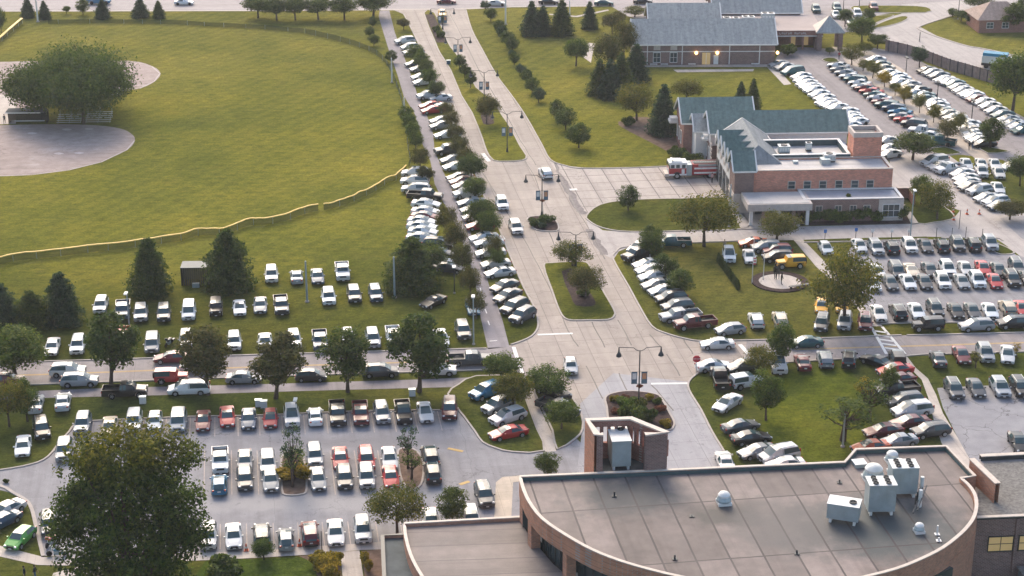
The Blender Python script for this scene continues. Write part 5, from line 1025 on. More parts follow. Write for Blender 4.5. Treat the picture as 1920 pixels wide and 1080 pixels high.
# east wing with gravel roof and lit windows
ew = empty('civic_building_east_wing', (0, 0, 0)); tag(ew, 'brown brick wing with gravel roof and lit yellow windows at right edge', 'building')
ZE = 8.6; q = [G(1838, 855, ZE), G(2080, 843, ZE), G(2080, 955, ZE), G(1820, 966, ZE)]
b = MB(); b.prism(xy(q), 0, ZE - .5); b.build('wall', M['brick_dark'], ew)
b = MB(); b.prism(xy([G(1846, 861, ZE), G(2078, 849, ZE), G(2078, 951, ZE), G(1826, 961, ZE)]), ZE - .5, ZE - .44); b.build('roof', M['gravel_roof'], ew)
for (a_, c_, w1, w2, z1) in ((q[0], q[1], .45, .6, ZE), (q[3], q[2], .35, .45, ZE - .3)):
    b = MB(); ribbon(b, [a_, c_], w1, ZE - .5, z1); b.build('parapet', M['metal_dark'], ew); b = MB(); ribbon(b, [a_, c_], w2, z1, z1 + .09); b.build('coping', M['cap'], ew)
a_, c_ = G(1822, 860, 10.4), G(1871, 907, 10.4)
b = MB(); ribbon(b, [a_, c_], .45, 5, 10.35); b.build('stair_wall', M['brick_tan'], ew); b = MB(); ribbon(b, [a_, c_], .65, 10.35, 10.47); b.build('coping', M['cap'], ew)
ang = math.atan2(q[2].y - q[3].y, q[2].x - q[3].x); Ef = Frame((q[3].x, q[3].y), math.degrees(ang))
for x in (3.4, 6.6, 9.8, 13.0): window(Ef, ew, x, -.02, 5.2, 2.5, 1.6, frame='metal_dark', bars=1, mat='lit_window'); 
for x in (4.95, 8.2, 11.4): Ef.one('pilaster', M['brick_dark'], ew, x - .15, x + .15, -.16, 0, 0, 8)
b = MB(); Ef.box(b, 5.4, 12, -5, -.6, 0, 2.6); b.build('porch', M['metal_grey'], ew); b = MB(); Ef.box(b, 5.2, 12.2, -5.2, -.5, 2.6, 2.75); b.build('porch_roof', M['gravel_roof'], ew)
# plant enclosure on the back edge: brick screen with slots, open towards the roof
te = empty('plant_enclosure', (0, 0, 0)); tag(te, 'tall brick screen with cream coping around a rooftop machine', 'enclosure')
A, B, C_, D, E_ = (G(1119, 814, 14), G(1101, 787, 14), G(1183, 784, 14), G(1250, 811, 14), G(1209, 814, 14))
A2 = G(1131, 814, 14)
b = MB(); ribbon(b, [B, A], .5, 0, 13.9); b.build('left_wall', M['brick_tan'], te)
b = MB(); ribbon(b, [A, A2], .5, 0, 13.9); b.build('left_pier', M['brick_dark'], te)
for a_, c_, n in ((B, C_, 6), (C_, D, 6)):
    b = MB(); ribbon(b, [a_, c_], .4, 0, 11.3); ribbon(b, [a_, c_], .4, 13.2, 13.9)
    for k in range(n + 1): p = a_.lerp(c_, k / n); b.box((p.x, p.y, 12.25), (.34, .38, 1.9), math.atan2(c_.y - a_.y, c_.x - a_.x))
    b.build('slotted_wall', M['brick'], te)
b = MB(); ribbon(b, [E_, D], .6, 0, 13.9); b.build('right_pier', M['brick_dark'], te)
b = MB(); ribbon(b, [A2, A, B, C_, D, E_], .72, 13.9, 14.06); b.build('coping', M['cap'], te)
fl = [A, B, C_, D]; b = MB(); b.prism(xy(fl), 9.0, 9.5); b.build('platform', M['dark_roof'], te)
FR0 = Frame((0, 0), 4)
def unit2(px, py, z, w_, d, h, label, n, mat, rz=4, fans=None):
    p = G(px, py, z); e = empty('rooftop_unit', p, R(rz)); tag(e, label, 'air conditioner')
    b = MB(); b.box((0, 0, .45 + h / 2), (w_, d, h)); b.build('housing', M[mat], e)
    for sx in (-1, 1): b = MB(); b.box((sx * w_ * .38, 0, .2), (.25, d * .96, .4)); b.build('skid', M['metal_white'], e)
    b = MB(); b.box((0, 0, h + .48), (w_ + .1, d + .1, .06)); b.build('lid', M['metal_white'], e)
    for cx, cy, r in (fans or []):
        b = MB(); b.lathe((cx * w_ / 2, cy * d / 2, h + .52), [(r, 0), (r, .14), (r * .82, .14), (r * .75, .02), (.08, .02), (.08, .08)], 16); b.build('fan', M['metal_dark'], e)
    b = MB()
    for k in range(3): b.box((-w_ / 2 + w_ * (k + .5) / 3, -d / 2 - .012, .5 + h * .5), (w_ / 3.5, .025, h * .8))
    for k in range(3): b.box((w_ / 2 + .012, -d / 2 + d * (k + .5) / 3, .5 + h * .5), (.025, d / 3.6, h * .8))
    b.build('access_panel', M[mat], e); return e
unit2(1160, 868, 9.5, 2.0, 3.4, 2.9, 'grey-green machine on white skids inside the brick screen', 1, 'metal_grey', 6, [(.3, .6, .35)])
unit2(1581, 975, 9.45, 3.1, 1.9, 1.6, 'cream-topped roof unit with one round fan, left of the tall chillers', 1, 'metal_grey', -18, [(.55, -.1, .38)])
f6 = [(-.5, y, .28) for y in (-.62, 0, .62)] + [(.45, y, .28) for y in (-.62, 0, .62)]
unit2(1648, 958, 9.45, 2.7, 2.0, 2.9, 'front tall grey chiller with rows of small fans', 6, 'metal_grey', 2, f6)
unit2(1690, 925, 9.45, 2.7, 2.0, 2.9, 'rear tall grey chiller raised on a dark stand', 6, 'metal_grey', 2, f6)
for px, py, r, lb in ((1637, 900, 1.15, 'domed roof ventilator on square curb, left one'), (1684, 890, 1.1, 'domed roof ventilator partly hidden behind the rear chiller'), (1672, 866, .75, 'smallest domed ventilator nearest the far parapet'), (1357, 944, .78, 'lone domed ventilator in the middle of the big roof'), (1723, 998, .55, 'white mushroom vent on a square base at the right')):
    p = G(px, py, 9.45); e = empty('roof_ventilator', p, R(8)); tag(e, lb, 'ventilator', 'domed ventilators on the big roof')
    b = MB(); b.box((0, 0, .16), (r * 1.75, r * 1.75, .30)); b.build('base', M['metal_white'], e)
    b = MB(); b.lathe((0, 0, .3), [(r * .95, 0), (r, .25 * r), (r * .78, .75 * r), (r * .55, .95 * r)], 12); b.build('skirt', M['metal_grey'], e)
    b = MB(); b.lathe((0, 0, .3 + .7 * r), [(r * .80, 0), (r * .82, .22 * r), (r * .6, .5 * r), (.05, .66 * r)], 14); b.build('dome', M['metal_white'], e, smooth=40)
p = G(1611, 873, 9.45); e = empty('roof_hatch', p, R(10)); tag(e, 'flat white roof hatch beside the notch in the parapet', 'hatch'); b = MB(); b.box((0, 0, .2), (1.2, 1.2, .4)); b.build('curb', M['metal_grey'], e); b = MB(); b.box((0, 0, .44), (1.35, 1.35, .08)); b.build('lid', M['metal_white'], e)
e = empty('roof_pipes', (0, 0, 0)); tag(e, 'bank of insulated pipes standing beside the rear chiller', 'pipes')
b = MB()
for k in range(5): p = G(1716 + k * 3.0, 946 - k * 7, 9.45); b.tube(p, p + Vector((0, 0, 1.0)), .07)
pa, pb = G(1712, 962, 10.2), G(1730, 915, 10.2); b.tube(pa, pb, .08); b.tube(pa + Vector((.4, 0, .3)), pb + Vector((.4, 0, .3)), .06); b.build('pipes', M['metal_dark'], e)
for px, py in ((1727, 925), (1724, 950)): p = G(px, py, 9.45); b = MB(); b.tube(p, p + Vector((0, 0, 1.9)), .2, .2, 10); b.build('white_cylinder', M['metal_white'], e)
for px, py, h, lb in ((1152, 930, .5, 'short black vent stub on the shaded left part of the roof'), (1265, 1048, .45, 'short black vent stub near the front curve of the roof'), (1494, 1038, .4, 'short vent stub with bracket in the roof centre front'), (1574, 905, .35, 'squat dark roof drain with side pipes'), (1757, 1002, 1.0, 'thin white vent pipe right of the mushroom vent'), (1760, 1014, .35, 'tiny dark vent stub below the thin white pipe'), (1442 - 145, 968, .12, 'flat pale roof drain in the dark damp patch')):
    p = G(px, py, 9.45); b = MB(); b.tube(p, p + Vector((0, 0, h)), .10, .09, 8); b.box((p.x, p.y, p.z + .03), (.5, .5, .06)); o = b.build('vent_pipe', M['metal_white'] if 'white' in lb else M['metal_dark']); tag(o, lb, 'vent pipe', 'vent pipes on the big roof')
# ------------------------------------------------------------ street furniture
M['banner'] = plain('blue_banner_cloth', (.10, .16, .20), .8, .2); M['banner2'] = plain('orange_banner_print', (.55, .28, .15), .8, .2)
M['steel'] = plain('pale_steel_pole', (.30, .36, .37), .5, .5, .2)
def lamp_post(px, py, hp, label, arms=2, banner=True, basket=True):
    g = G(px, py); h = hp / VPX(px, py); e = empty('street_lamp', g, R(3)); tag(e, label, 'street lamp', 'twin-arm street lamps on the boulevard')
    b = MB(); b.tube((0, 0, 0), (0, 0, h), .10, .07, 8); b.lathe((0, 0, 0), [(.22, 0), (.22, .3), (.14, .9)], 8); b.build('post', M['metal_dark'], e)
    for s in ((-1, 1) if arms == 2 else (1,)):
        b = MB(); L_ = 2.6; pts = [(s * .0, 0, h - .1), (s * .45, 0, h + .05), (s * .8, 0, h + .35), (s * L_, 0, h + .45)]
        for a_, c_ in zip(pts, pts[1:]): b.tube(a_, c_, .045, .045, 5)
        b.build('arm', M['metal_dark'], e)
        b = MB(); b.lathe((s * L_, 0, h - .75), [(.36, 0), (.30, .25), (.12, .55), (.10, .8), (.05, 1.2)], 10); o = b.build('lamp_shade', M['metal_dark'], e)
        b = MB(); b.lathe((s * L_, 0, h - .80), [(.2, -.08), (.3, .05)], 10); b.build('bulb_glass', M['metal_white'], o)
    if banner:
        for s in (-1, 1):
            b = MB(); b.box((s * .62, 0, h * .54), (.72, .05, 1.55)); o = b.build('banner', M['banner'], e)
            b = MB(); b.box((s * .62, -.03, h * .54 + .22), (.5, .02, .8)); b.build('banner_print', M['banner2'] if s > 0 else M['metal_white'], o)
            b = MB(); b.tube((0, 0, h * .54 + .8), (s * 1.0, 0, h * .54 + .8), .025); b.tube((0, 0, h * .54 - .8), (s * 1.0, 0, h * .54 - .8), .025); b.build('bracket', M['metal_dark'], e)
    if basket:
        c, t = bush(3, 260, .09, .6, .9); o = c.build('flower_basket', M['f_flower'], e); o.location = (0, 0, h * .36)
lamp_post(1197, 768, 110, 'twin-arm street lamp in the round-ended flower island')
lamp_post(1016, 406, 73, 'twin-arm street lamp in the small dark median bed')
lamp_post(1079, 500, 60, 'twin-arm street lamp in the olive tree of the long median')
lamp_post(951, 286, 72, 'twin-arm street lamp at the end of the upper grass median', basket=False)
lamp_post(908, 190, 54, 'twin-arm street lamp beside the brown median tree', basket=False)
lamp_post(859, 110, 36, 'twin-arm street lamp above the three slim median evergreens', basket=False)
lamp_post(830, 56, 36, 'twin-arm street lamp beside the dark upper planting bed', basket=False)
def pole(px, py, hp, label, r=.11, mat='steel', head=None, cat='pole', name='pole', group=None):
    g = G(px, py); h = hp / VPX(px, py); e = empty(name, g); tag(e, label, cat, group)
    b = MB(); b.tube((0, 0, 0), (0, 0, h), r, r * .7, 8); b.build('shaft', M[mat], e); b = MB(); b.lathe((0, 0, 0), [(r * 2, 0), (r * 2, .15), (r * 1.2, .25)], 8); b.build('foot', M['kerb'], e)
    if head == 'lamp':
        b = MB(); b.box((0, -.5, h), (.45, 1.0, .16)); b.build('lamp_head', M['metal_white'], e)
    if head == 'box':
        b = MB(); b.box((0, -.45, h + .02), (.5, .8, .22)); b.box((0, .45, h + .02), (.5, .8, .22)); b.build('lamp_head', M['metal_dark'], e)
    return e
PG = dict(group='tall bare poles')
pole(576, 566, 76, 'bare steel pole between two cars of the back field row', .16); pole(740, 558, 76, 'bare pale pole in front of the dark pine beside the packed line', .16)
pole(243, 618, 70, 'lamp pole rising beside the left street tree', .11, head='lamp', cat='lamp pole', name='lamp_pole'); pole(888, 646, 92, 'lamp pole at the foot of the narrow path', .11, head='lamp', cat='lamp pole', name='lamp_pole')
pole(852, 550, 52, 'short black lamp pole beside the green car in the packed line', .09, 'metal_dark', 'lamp', 'lamp pole', 'lamp_pole')
pole(735, 155, 46, 'white foul pole at the field corner by the path', .16, 'metal_white', cat='foul pole', name='foul_pole'); pole(758, 208, 26, 'short white foul pole nearer along the path', .14, 'metal_white', cat='foul pole', name='foul_pole'); pole(71, 41, 50, 'white foul pole at the top left of the field', .2, 'metal_white', cat='foul pole', name='foul_pole')
pole(1706, 452, 96, 'tall pale lamp pole by the sidewalk right of the station', .11, head='lamp', cat='lamp pole', name='lamp_pole'); pole(1367, 426, 80, 'pale green flagless pole left of the station canopy', .13, 'steel')
pole(948, 46, 56, 'pale pole beside the highway left of the spruces', .2, 'metal_white'); pole(1068, 30, 30, 'white pole between two spruces at the top', .15, 'metal_white')
pole(1580, 838, 62, 'grey pole on the lush lawn above the roof notch', .14, 'metal_grey'); pole(604, 1040, 44, 'thin pole on the bottom sidewalk beside the maroon SUV', .06, 'metal_dark'); pole(556, 762 + 20, 36, 'thin lamp pole before the white SUV of the top row', .07, 'metal_dark', 'lamp', 'lamp pole', 'lamp_pole')
for x, y, h, lb in ((1755, 208, 54, 'thin dark lamp pole nearest the promenade in the upper car park'), (1821, 232, 44, 'thin dark lamp pole toward the right of the upper car park'), (1698, 142, 34, 'thin dark lamp pole at the far bend of the upper car park'), (1796, 36, 40, 'pale utility pole at the hedge end near the house'), (1581, 20, 26, 'thin pole by the parked cars behind the hall'), (1611, 14, 18, 'thin pole on the far entrance verge'), (1724, 78, 18, 'short pole in the slim tree by the wooden fence')):
    pole(x, y, h, lb, .10, 'metal_dark', 'box' if 'lamp' in lb else None, 'lamp pole' if 'lamp' in lb else 'pole', 'lamp_pole' if 'lamp' in lb else 'pole')
# flagpoles
for x, y, h, lb, c in ((1410, 531, 84, 'white flagpole with a small red and white flag by the patio', 1), (1431, 525, 50, 'bare thin flagpole beside the round patio', 0)):
    e = pole(x, y, h, lb, .06, 'metal_white', None, 'flagpole', 'flagpole')
    if c:
        for k in range(5): b = MB(); b.box((.25, 0, 3.9 - k * .22), (.38, .04, .2), 0); b.build('flag_stripe', M['paint_white'] if k % 2 else plain('flag_red', (.45, .05, .08)), e)
# small signs
M['sign_blue'] = plain('blue_sign', (.05, .16, .42)); M['sign_red'] = plain('red_sign', (.60, .04, .06))
for x, y, h, m_, lb in ((1546, 457, 26, 'sign_blue', 'leftmost small blue parking sign by the verge strip'), (1604, 450, 22, 'sign_blue', 'second small blue parking sign from the left'), (1635, 450, 20, 'paint_white', 'small white sign above the silver SUV of the top row'), (1671, 450, 20, 'paint_white', 'small white sign above the black SUV of the top row'), (1703, 450, 20, 'paint_white', 'small white sign beside the tall pale lamp pole'), (1755, 449, 22, 'metal_dark', 'slim dark post left of the second black SUV'), (1784, 449, 22, 'metal_dark', 'slim dark post above the dark grey SUV'), (1810, 449, 24, 'metal_dark', 'slim dark post at the gap in the verge strip'), (1841, 449, 20, 'metal_dark', 'rightmost slim dark post of the east car park'), (1798, 430, 36, 'metal_dark', 'thin tall post on the pale station drive')):
    g = G(x, y); hh = h / VPX(x, y); e = empty('sign_post', g); tag(e, lb, 'sign', 'small signs of the east car park'); b = MB(); b.tube((0, 0, 0), (0, 0, hh), .045); b.build('post', M['metal_dark'], e)
    if m_ != 'metal_dark': b = MB(); b.box((0, -.06, hh - .2), (.45, .04, .55)); b.build('sign_plate', M[m_], e)
g = G(1305, 704); e = empty('stop_sign', g); tag(e, 'red octagonal stop sign at the junction corner', 'stop sign'); b = MB(); b.tube((0, 0, 0), (0, 0, 2.5), .04); b.build('post', M['metal_grey'], e)
b = MB(); pr = [(.52 * math.cos(R(22.5 + 45 * k)), 2.35 + .52 * math.sin(R(22.5 + 45 * k))) for k in range(8)]
b.face([(x, -.06, z) for x, z in pr]); b.face([(x, -.03, z) for x, z in pr][::-1])
for k in range(8): a_, c_ = pr[k], pr[(k + 1) % 8]; b.face([(a_[0], -.06, a_[1]), (a_[0], -.03, a_[1]), (c_[0], -.03, c_[1]), (c_[0], -.06, c_[1])])
so_ = b.build('sign_plate', M['sign_red'], e)
cu = bpy.data.curves.new('lettering', 'FONT'); cu.body = 'STOP'; cu.size = .36; cu.align_x = 'CENTER'; cu.extrude = .006; to = bpy.data.objects.new('lettering', cu); COL.objects.link(to); to.parent = so_; to.location = (0, -.075, 2.23); to.rotation_euler = (R(90), 0, 0); bpy.context.view_layer.update(); dg = bpy.context.evaluated_depsgraph_get(); lm = bpy.data.meshes.new_from_object(to.evaluated_get(dg)); lm.materials.clear(); lm.materials.append(M['paint_white'])
t2 = bpy.data.objects.new('lettering', lm); COL.objects.link(t2); t2.parent = so_; t2.location = to.location; t2.rotation_euler = to.rotation_euler; bpy.data.objects.remove(to); t2.name = 'lettering'
# traffic cones
for x, y, lb in ((462, 1033, 'orange cone on the bottom sidewalk between white and black cars'), (562, 1024, 'orange cone between the silver hatchback and maroon SUV'), (1788, 413, 'orange barrel cone at the right of the round grass island'), (1813, 402, 'single orange cone in the middle of the pale drive'), (1836, 402, 'far small cone on the pale drive'), (1787, 398, 'slim orange cone behind the island tree')):
    g = G(x, y); e = empty('traffic_cone', (g.x, g.y, .05)); tag(e, lb, 'cone', 'orange traffic cones'); b = MB(); b.lathe((0, 0, 0), [(.20, .04), (.05, .85)], 12); b.build('cone', M['orange'], e); b = MB(); b.box((0, 0, .03), (.5, .5, .05)); b.build('base', M['orange'], e); b = MB(); b.lathe((0, 0, 0), [(.158, .32), (.12, .52)], 12); b.build('band', M['paint_white'], e)
# ------------------------------------------------------------ fences
def mesh_mat(name, col, dens):
    t = NT(name); tr = t.n('BsdfTransparent'); mx = t.n('MixShader'); mx.inputs[0].default_value = dens; t.out(col, .8, .2); out = t.t.nodes['Material Output']
    t.l(tr.outputs[0], mx.inputs[1]); t.l(t.b.outputs[0], mx.inputs[2]); t.l(mx.outputs[0], out.inputs[0]); return t.mat
M['windscreen'] = mesh_mat('green_fence_netting', (.028, .055, .028), .62)
def fence(px, label, h, cap='yellow_pipe', post_gap=3.0, net='windscreen', cr=.08, name='outfield_fence'):
    p = smooth_line(W(px), False, 4); e = empty(name, (0, 0, 0)); tag(e, label, 'fence')
    hs = [h + .04 * math.sin(i * 1.3) + random.uniform(-.03, .03) for i in range(len(p))]; n = MB(); c = MB()
    for i in range(len(p) - 1):
        a_, d_ = p[i], p[i + 1]; n.face([(a_.x, a_.y, .02), (d_.x, d_.y, .02), (d_.x, d_.y, hs[i + 1]), (a_.x, a_.y, hs[i])])
        if cap: nn = Vector((-(d_ - a_).y, (d_ - a_).x, 0)).normalized() * cr * 1.3; a1, a2, d1, d2 = a_ - nn, a_ + nn, d_ - nn, d_ + nn; c.face([(a1.x, a1.y, hs[i]), (d1.x, d1.y, hs[i + 1]), (d2.x, d2.y, hs[i + 1] + .03), (a2.x, a2.y, hs[i] + .03)]); c.face([(a1.x, a1.y, hs[i] - .12), (d1.x, d1.y, hs[i + 1] - .12), (d1.x, d1.y, hs[i + 1]), (a1.x, a1.y, hs[i])]); c.face([(a2.x, a2.y, hs[i] - .12), (a2.x, a2.y, hs[i] + .03), (d2.x, d2.y, hs[i + 1] + .03), (d2.x, d2.y, hs[i + 1] - .12)])
    n.build('netting', M[net], e)
    if cap: c.build('cap_tube', M[cap], e)
    s = 0; k = 0
    for i in range(len(p) - 1):
        L_ = (p[i + 1] - p[i]).length; s += L_
        if s > post_gap and k < 95: s = 0; k += 1; b = MB(); b.tube(p[i + 1], p[i + 1] + Vector((0, 0, hs[i + 1])), .04, .04, 5); b.build('post', M['metal_grey'], e)
fence([(-60, 500), (0, 496), (25, 490), (60, 486), (100, 482), (165, 474), (240, 466), (290, 459), (340, 451), (372, 442), (405, 442), (430, 438), (460, 425), (480, 422), (495, 422), (530, 416), (557, 406), (572, 401), (597, 395)], 'yellow-topped outfield fence running left from the gap', 1.25)
fence([(607, 394), (622, 392), (642, 385), (660, 379), (675, 371), (692, 365), (717, 350), (730, 342), (740, 340), (752, 330), (762, 321)], 'yellow-topped outfield fence running right to the path', 1.15, cr=.07)
fence([(766, 317), (770, 302), (766, 287), (763, 260), (758, 215), (752, 185)], 'dull netting fence close beside the narrow path', 1.1, None, 3.0)
fence([(752, 185), (735, 140), (722, 118), (700, 100), (665, 86), (630, 76), (600, 69), (572, 63)], 'dull green-topped fence curving along the far field corner', 1.2, None, 3.0)
fence([(570, 62), (540, 59), (480, 54), (400, 50), (330, 46), (200, 44), (90, 45)], 'dark low netting fence along the top of the field', 1.0, None, 4.0)
fence([(-20, 96), (5, 76), (42, 44)], 'short yellow-topped fence at the top left corner', 1.3, cr=.2)
# wooden fence by the upper car park
M['fence_wood'] = plain('weathered_fence_boards', (.27, .20, .18), .9, .2, 0, .2, 1.2)
e = empty('wooden_fence', (0, 0, 0)); tag(e, 'long weathered board fence with posts beside the upper car park', 'fence')
pf = smooth_line(W([(1660, 95), (1700, 104), (1740, 117), (1780, 132), (1815, 142), (1850, 153), (1885, 162)]), False, 5); n = MB(); ribbon(n, pf, .08, 0, 2.3); n.build('board_panel', M['fence_wood'], e)
for i in range(0, len(pf)): b = MB(); b.box((pf[i].x, pf[i].y - .08, 1.25), (.16, .16, 2.5)); b.build('post', M['metal_dark'] if i % 2 else M['fence_wood'], e)
n = MB(); ribbon(n, pf, .14, 2.3, 2.36); n.build('top_rail', M['bark'], e)
# ball field: bleachers, dugout, storage enclosure
M['alu'] = plain('aluminium_planks', (.34, .41, .43), .45, .5, .3)
def bleacher(px, py, w_, rows, label):
    g = G(px, py); e = empty('bleachers', g, R(2)); tag(e, label, 'bleachers', 'metal bleachers under the wide tree')
    for k in range(rows):
        b = MB(); b.box((0, .6 * k, .45 + .22 * k), (w_, .32, .05)); b.build('seat_plank', M['alu'], e); b = MB(); b.box((0, .6 * k - .34, .18 + .22 * k), (w_, .30, .04)); b.build('foot_plank', M['alu'], e)
    for s in (-.45, 0, .45): b = MB(); b.tube((s * w_, -.4, 0), (s * w_, .6 * rows, .25 + .22 * rows), .04); b.tube((s * w_, .6 * rows, 0), (s * w_, .6 * rows, 1.1 + .22 * rows), .04); b.build('frame', M['metal_grey'], e)
    b = MB(); b.tube((-w_ * .48, .6 * rows, 1.1 + .22 * rows), (w_ * .48, .6 * rows, 1.1 + .22 * rows), .03); b.build('rail', M['metal_grey'], e)
bleacher(184, 229, 4.9, 5, 'taller metal bleachers right of the tree trunk'); bleacher(130, 230, 4.6, 4, 'lower metal bleachers left of the tree trunk'); bleacher(220, 178, 2.0, 3, 'small far bleachers at the right edge of the tree')
g = G(52, 232); e = empty('dugout', g, R(2)); tag(e, 'dark screened dugout with thin white roof edge beside the infield', 'dugout')
b = MB(); b.box((0, 2.4, 1.1), (7.0, .1, 2.2)); b.box((-3.5, 1.2, 1.1), (.1, 2.4, 2.2)); b.box((3.5, 1.2, 1.1), (.1, 2.4, 2.2)); b.build('screen', mesh_mat('dark_screen', (.02, .03, .03), .8), e)
b = MB(); b.box((-.3, .9, 2.3), (7.2, 3.2, .10)); b.build('roof', M['dark_roof'], e); b = MB(); b.box((-.6, -.72, 2.3), (6.6, .08, .16)); b.build('roof_edge', M['metal_white'], e); b = MB(); b.box((.3, .4, .45), (5.6, .4, .08)); b.build('bench', M['metal_white'], e)
g = G(366, 535); e = empty('storage_enclosure', g, R(2)); tag(e, 'dark slatted storage enclosure beside the broad pine on the field', 'shed')
b = MB()
for k in range(13): b.box((-1.85 + k * .31, 0, 1.35), (.20, .06, 2.7)); b.box((-1.85 + k * .31, 2.6, 1.35), (.20, .06, 2.7))
b.build('slats', M['metal_dark'], e); b = MB(); b.box((-1.95, 1.3, 1.35), (.08, 2.7, 2.7)); b.build('side_panel', M['metal_dark'], e); b = MB(); b.box((1.95, 1.3, 1.35), (.08, 2.7, 2.7)); b.build('side_panel', M['metal_dark'], e); b = MB(); b.box((0, 1.3, 2.74), (4.0, 2.8, .08)); b.build('roof', plain('dusty_dark_tarp', (.05, .075, .09), .6), e); b = MB(); b.box((.2, -.7, .3), (1.0, .5, .6)); b.build('crate', M['metal_grey'], e)
# ------------------------------------------------------------ fire engine
e = empty('fire_engine', G(1301, 331), R(184)); tag(e, 'red fire engine with white cab roof on the station apron', 'fire engine')
RED = plain('fire_red_paint', (.38, .03, .035), .3, .5); WH = plain('engine_white_paint', (.78, .78, .76), .3, .5)
def part(n, m, *bs, par=e):
    b = MB()
    for q in bs: b.box(q[0], q[1], q[2] if len(q) > 2 else 0)
    return b.build(n, m, par)
part('cab', RED, ((3.0, 0, 1.25), (3.0, 2.4, 1.3))); part('cab_roof', WH, ((2.95, 0, 2.75), (3.1, 2.45, .35)), ((3.2, 0, 3.0), (1.8, 1.9, .22)))
part('cab_upper', WH, ((2.95, 0, 2.24), (2.9, 2.38, .70)))
part('windscreen', M['car_glass'], ((4.44, 0, 2.2), (.08, 2.1, .75)))
for s in (-1, 1):
    for x in (3.9, 3.0, 2.0): part('side_window', M['car_glass'], ((x, s * 1.2, 2.25), (.62, .05, .58)))
    part('white_stripe', WH, ((3.0, s * 1.215, .78), (3.05, .04, .28)), ((2.1, s * 1.22, 1.35), (.5, .04, .8))); part('body_stripe', WH, ((-2.3, s * 1.27, 1.05), (5.0, .04, .28)), ((-2.3, s * 1.27, 1.85), (5.0, .04, .3)))
    part('locker', M['metal_grey'], ((-2.6, s * 1.27, 2.38), (4.2, .04, .42)))
    for x in (3.1, -2.6):
        b = MB(); b.lathe((x, s * 1.08, .55), [(.5, -.16), (.55, -.1), (.55, .1), (.5, .16)], 18, 0, 'Y'); wo = b.build('wheel', M['tyre'], e); b = MB(); b.lathe((x, s * 1.22, .55), [(.3, -.03), (.3, .05), (.1, .07)], 14, 0, 'Y'); b.build('rim', M['rim'], wo)
        b = MB(); b.lathe((x, s * 1.16, .6), [(.68, -.05), (.68, .05)], 18, 0, 'Y'); b.build('wheel_arch', M['trim'], e)
part('pump_panel', M['metal_grey'], ((1.05, 0, 1.55), (.95, 2.46, 1.9))); part('body', RED, ((-2.2, 0, 1.62), (5.4, 2.5, 1.85))); part('chassis', M['trim'], ((0, 0, .52), (8.6, 1.2, .35))); part('hose_bed', M['trim'], ((-2.0, 0, 2.57), (4.4, 1.7, .06)))
part('bumper', M['cap'], ((4.85, 0, .72), (.7, 2.4, .45))); part('light_bar', plain('light_bar_lens', (.7, .65, .5), .2), ((3.9, 0, 3.18), (.35, 1.7, .18))); part('grille', M['metal_grey'], ((4.52, 0, 1.3), (.06, 1.2, .6)))
for s in (-1, 1): part('headlight', M['headlight'], ((4.53, s * .9, 1.15), (.06, .35, .3))); part('wing_mirror', M['trim'], ((4.5, s * 1.5, 2.2), (.12, .25, .5))); part('taillight', M['taillight'], ((-4.92, s * 1.05, 1.3), (.05, .2, .4)))
b = MB(); 
for s in (.55, .95): b.tube((-4.4, s, 2.85), (1.2, s, 2.85), .04)
for k in range(14): b.tube((-4.3 + k * .42, .55, 2.85), (-4.3 + k * .42, .95, 2.85), .025)
b.build('ladder', M['metal_grey'], e)
# pale delivery truck on the far lane
e = empty('tank_truck', G(1872, 128), R(-22)); tag(e, 'pale truck with bright blue cover at the edge of the right tree', 'truck')
part('cargo_box', M['metal_white'], ((-.8, 0, 1.9), (5.2, 2.4, 1.5)), par=e); part('blue_cover', plain('blue_tarpaulin', (.02, .22, .36), .5), ((-.8, 0, 2.95), (5.0, 2.2, .6)), par=e); part('cab', M['metal_white'], ((2.9, 0, 1.5), (1.8, 2.2, 1.9)), par=e); part('windscreen', M['car_glass'], ((3.82, 0, 1.9), (.05, 1.9, .8)), par=e); part('chassis', M['trim'], ((0, 0, .8), (7, 1.6, .6)), par=e)
for s in (-1, 1):
    for x in (2.8, -1.0, -2.4): b = MB(); b.lathe((x, s * 1.05, .5), [(.5, -.15), (.5, .15)], 14, 0, 'Y'); b.build('wheel', M['tyre'], e)
# ------------------------------------------------------------ motorcycles
def moto(px, py, ang, col, label):
    e = empty('motorcycle', (G(px, py).x, G(px, py).y, .03), R(ang)); tag(e, label, 'motorcycle'); mt = plain(label.split()[0] + '_motorcycle_paint', col, .3, .5)
    for x in (.78, -.78): b = MB(); b.lathe((x, 0, .33), [(.30, -.07), (.33, 0), (.30, .07)], 16, 0, 'Y'); o = b.build('wheel', M['tyre'], e); b = MB(); b.lathe((x, 0, .33), [(.18, -.05), (.18, .05)], 12, 0, 'Y'); b.build('rim', M['rim'], o)
    b = MB(); b.lathe((0, 0, .72), [(.05, -.45), (.17, -.2), (.19, .1), (.08, .35)], 10, 0, 'X'); b.build('tank', mt, e); b = MB(); b.box((-.45, 0, .78), (.7, .3, .12)); b.build('saddle', M['trim'], e); b = MB(); b.box((0, 0, .42), (.6, .36, .4)); b.build('engine', M['metal_grey'], e)
    b = MB(); b.tube((.78, 0, .33), (.45, 0, 1.0), .04); b.tube((.45, -.38, 1.05), (.45, .38, 1.05), .03); b.build('fork', M['metal_grey'], e); b = MB(); b.box((.6, 0, 1.1), (.05, .4, .35)); b.build('screen', mt, e)
    for s in (-1, 1): b = MB(); b.box((-.75, s * .3, .6), (.5, .2, .3)); b.build('saddlebag', mt, e)
moto(94, 1022, 260, (.45, .05, .04), 'red motorcycle parked nose-on behind the blue one'); moto(107, 1043, 185, (.08, .20, .26), 'blue touring motorcycle at the corner of the sidewalk'); moto(317, 648, 250, (.03, .03, .04), 'black motorcycle with white fairing on the field grass')
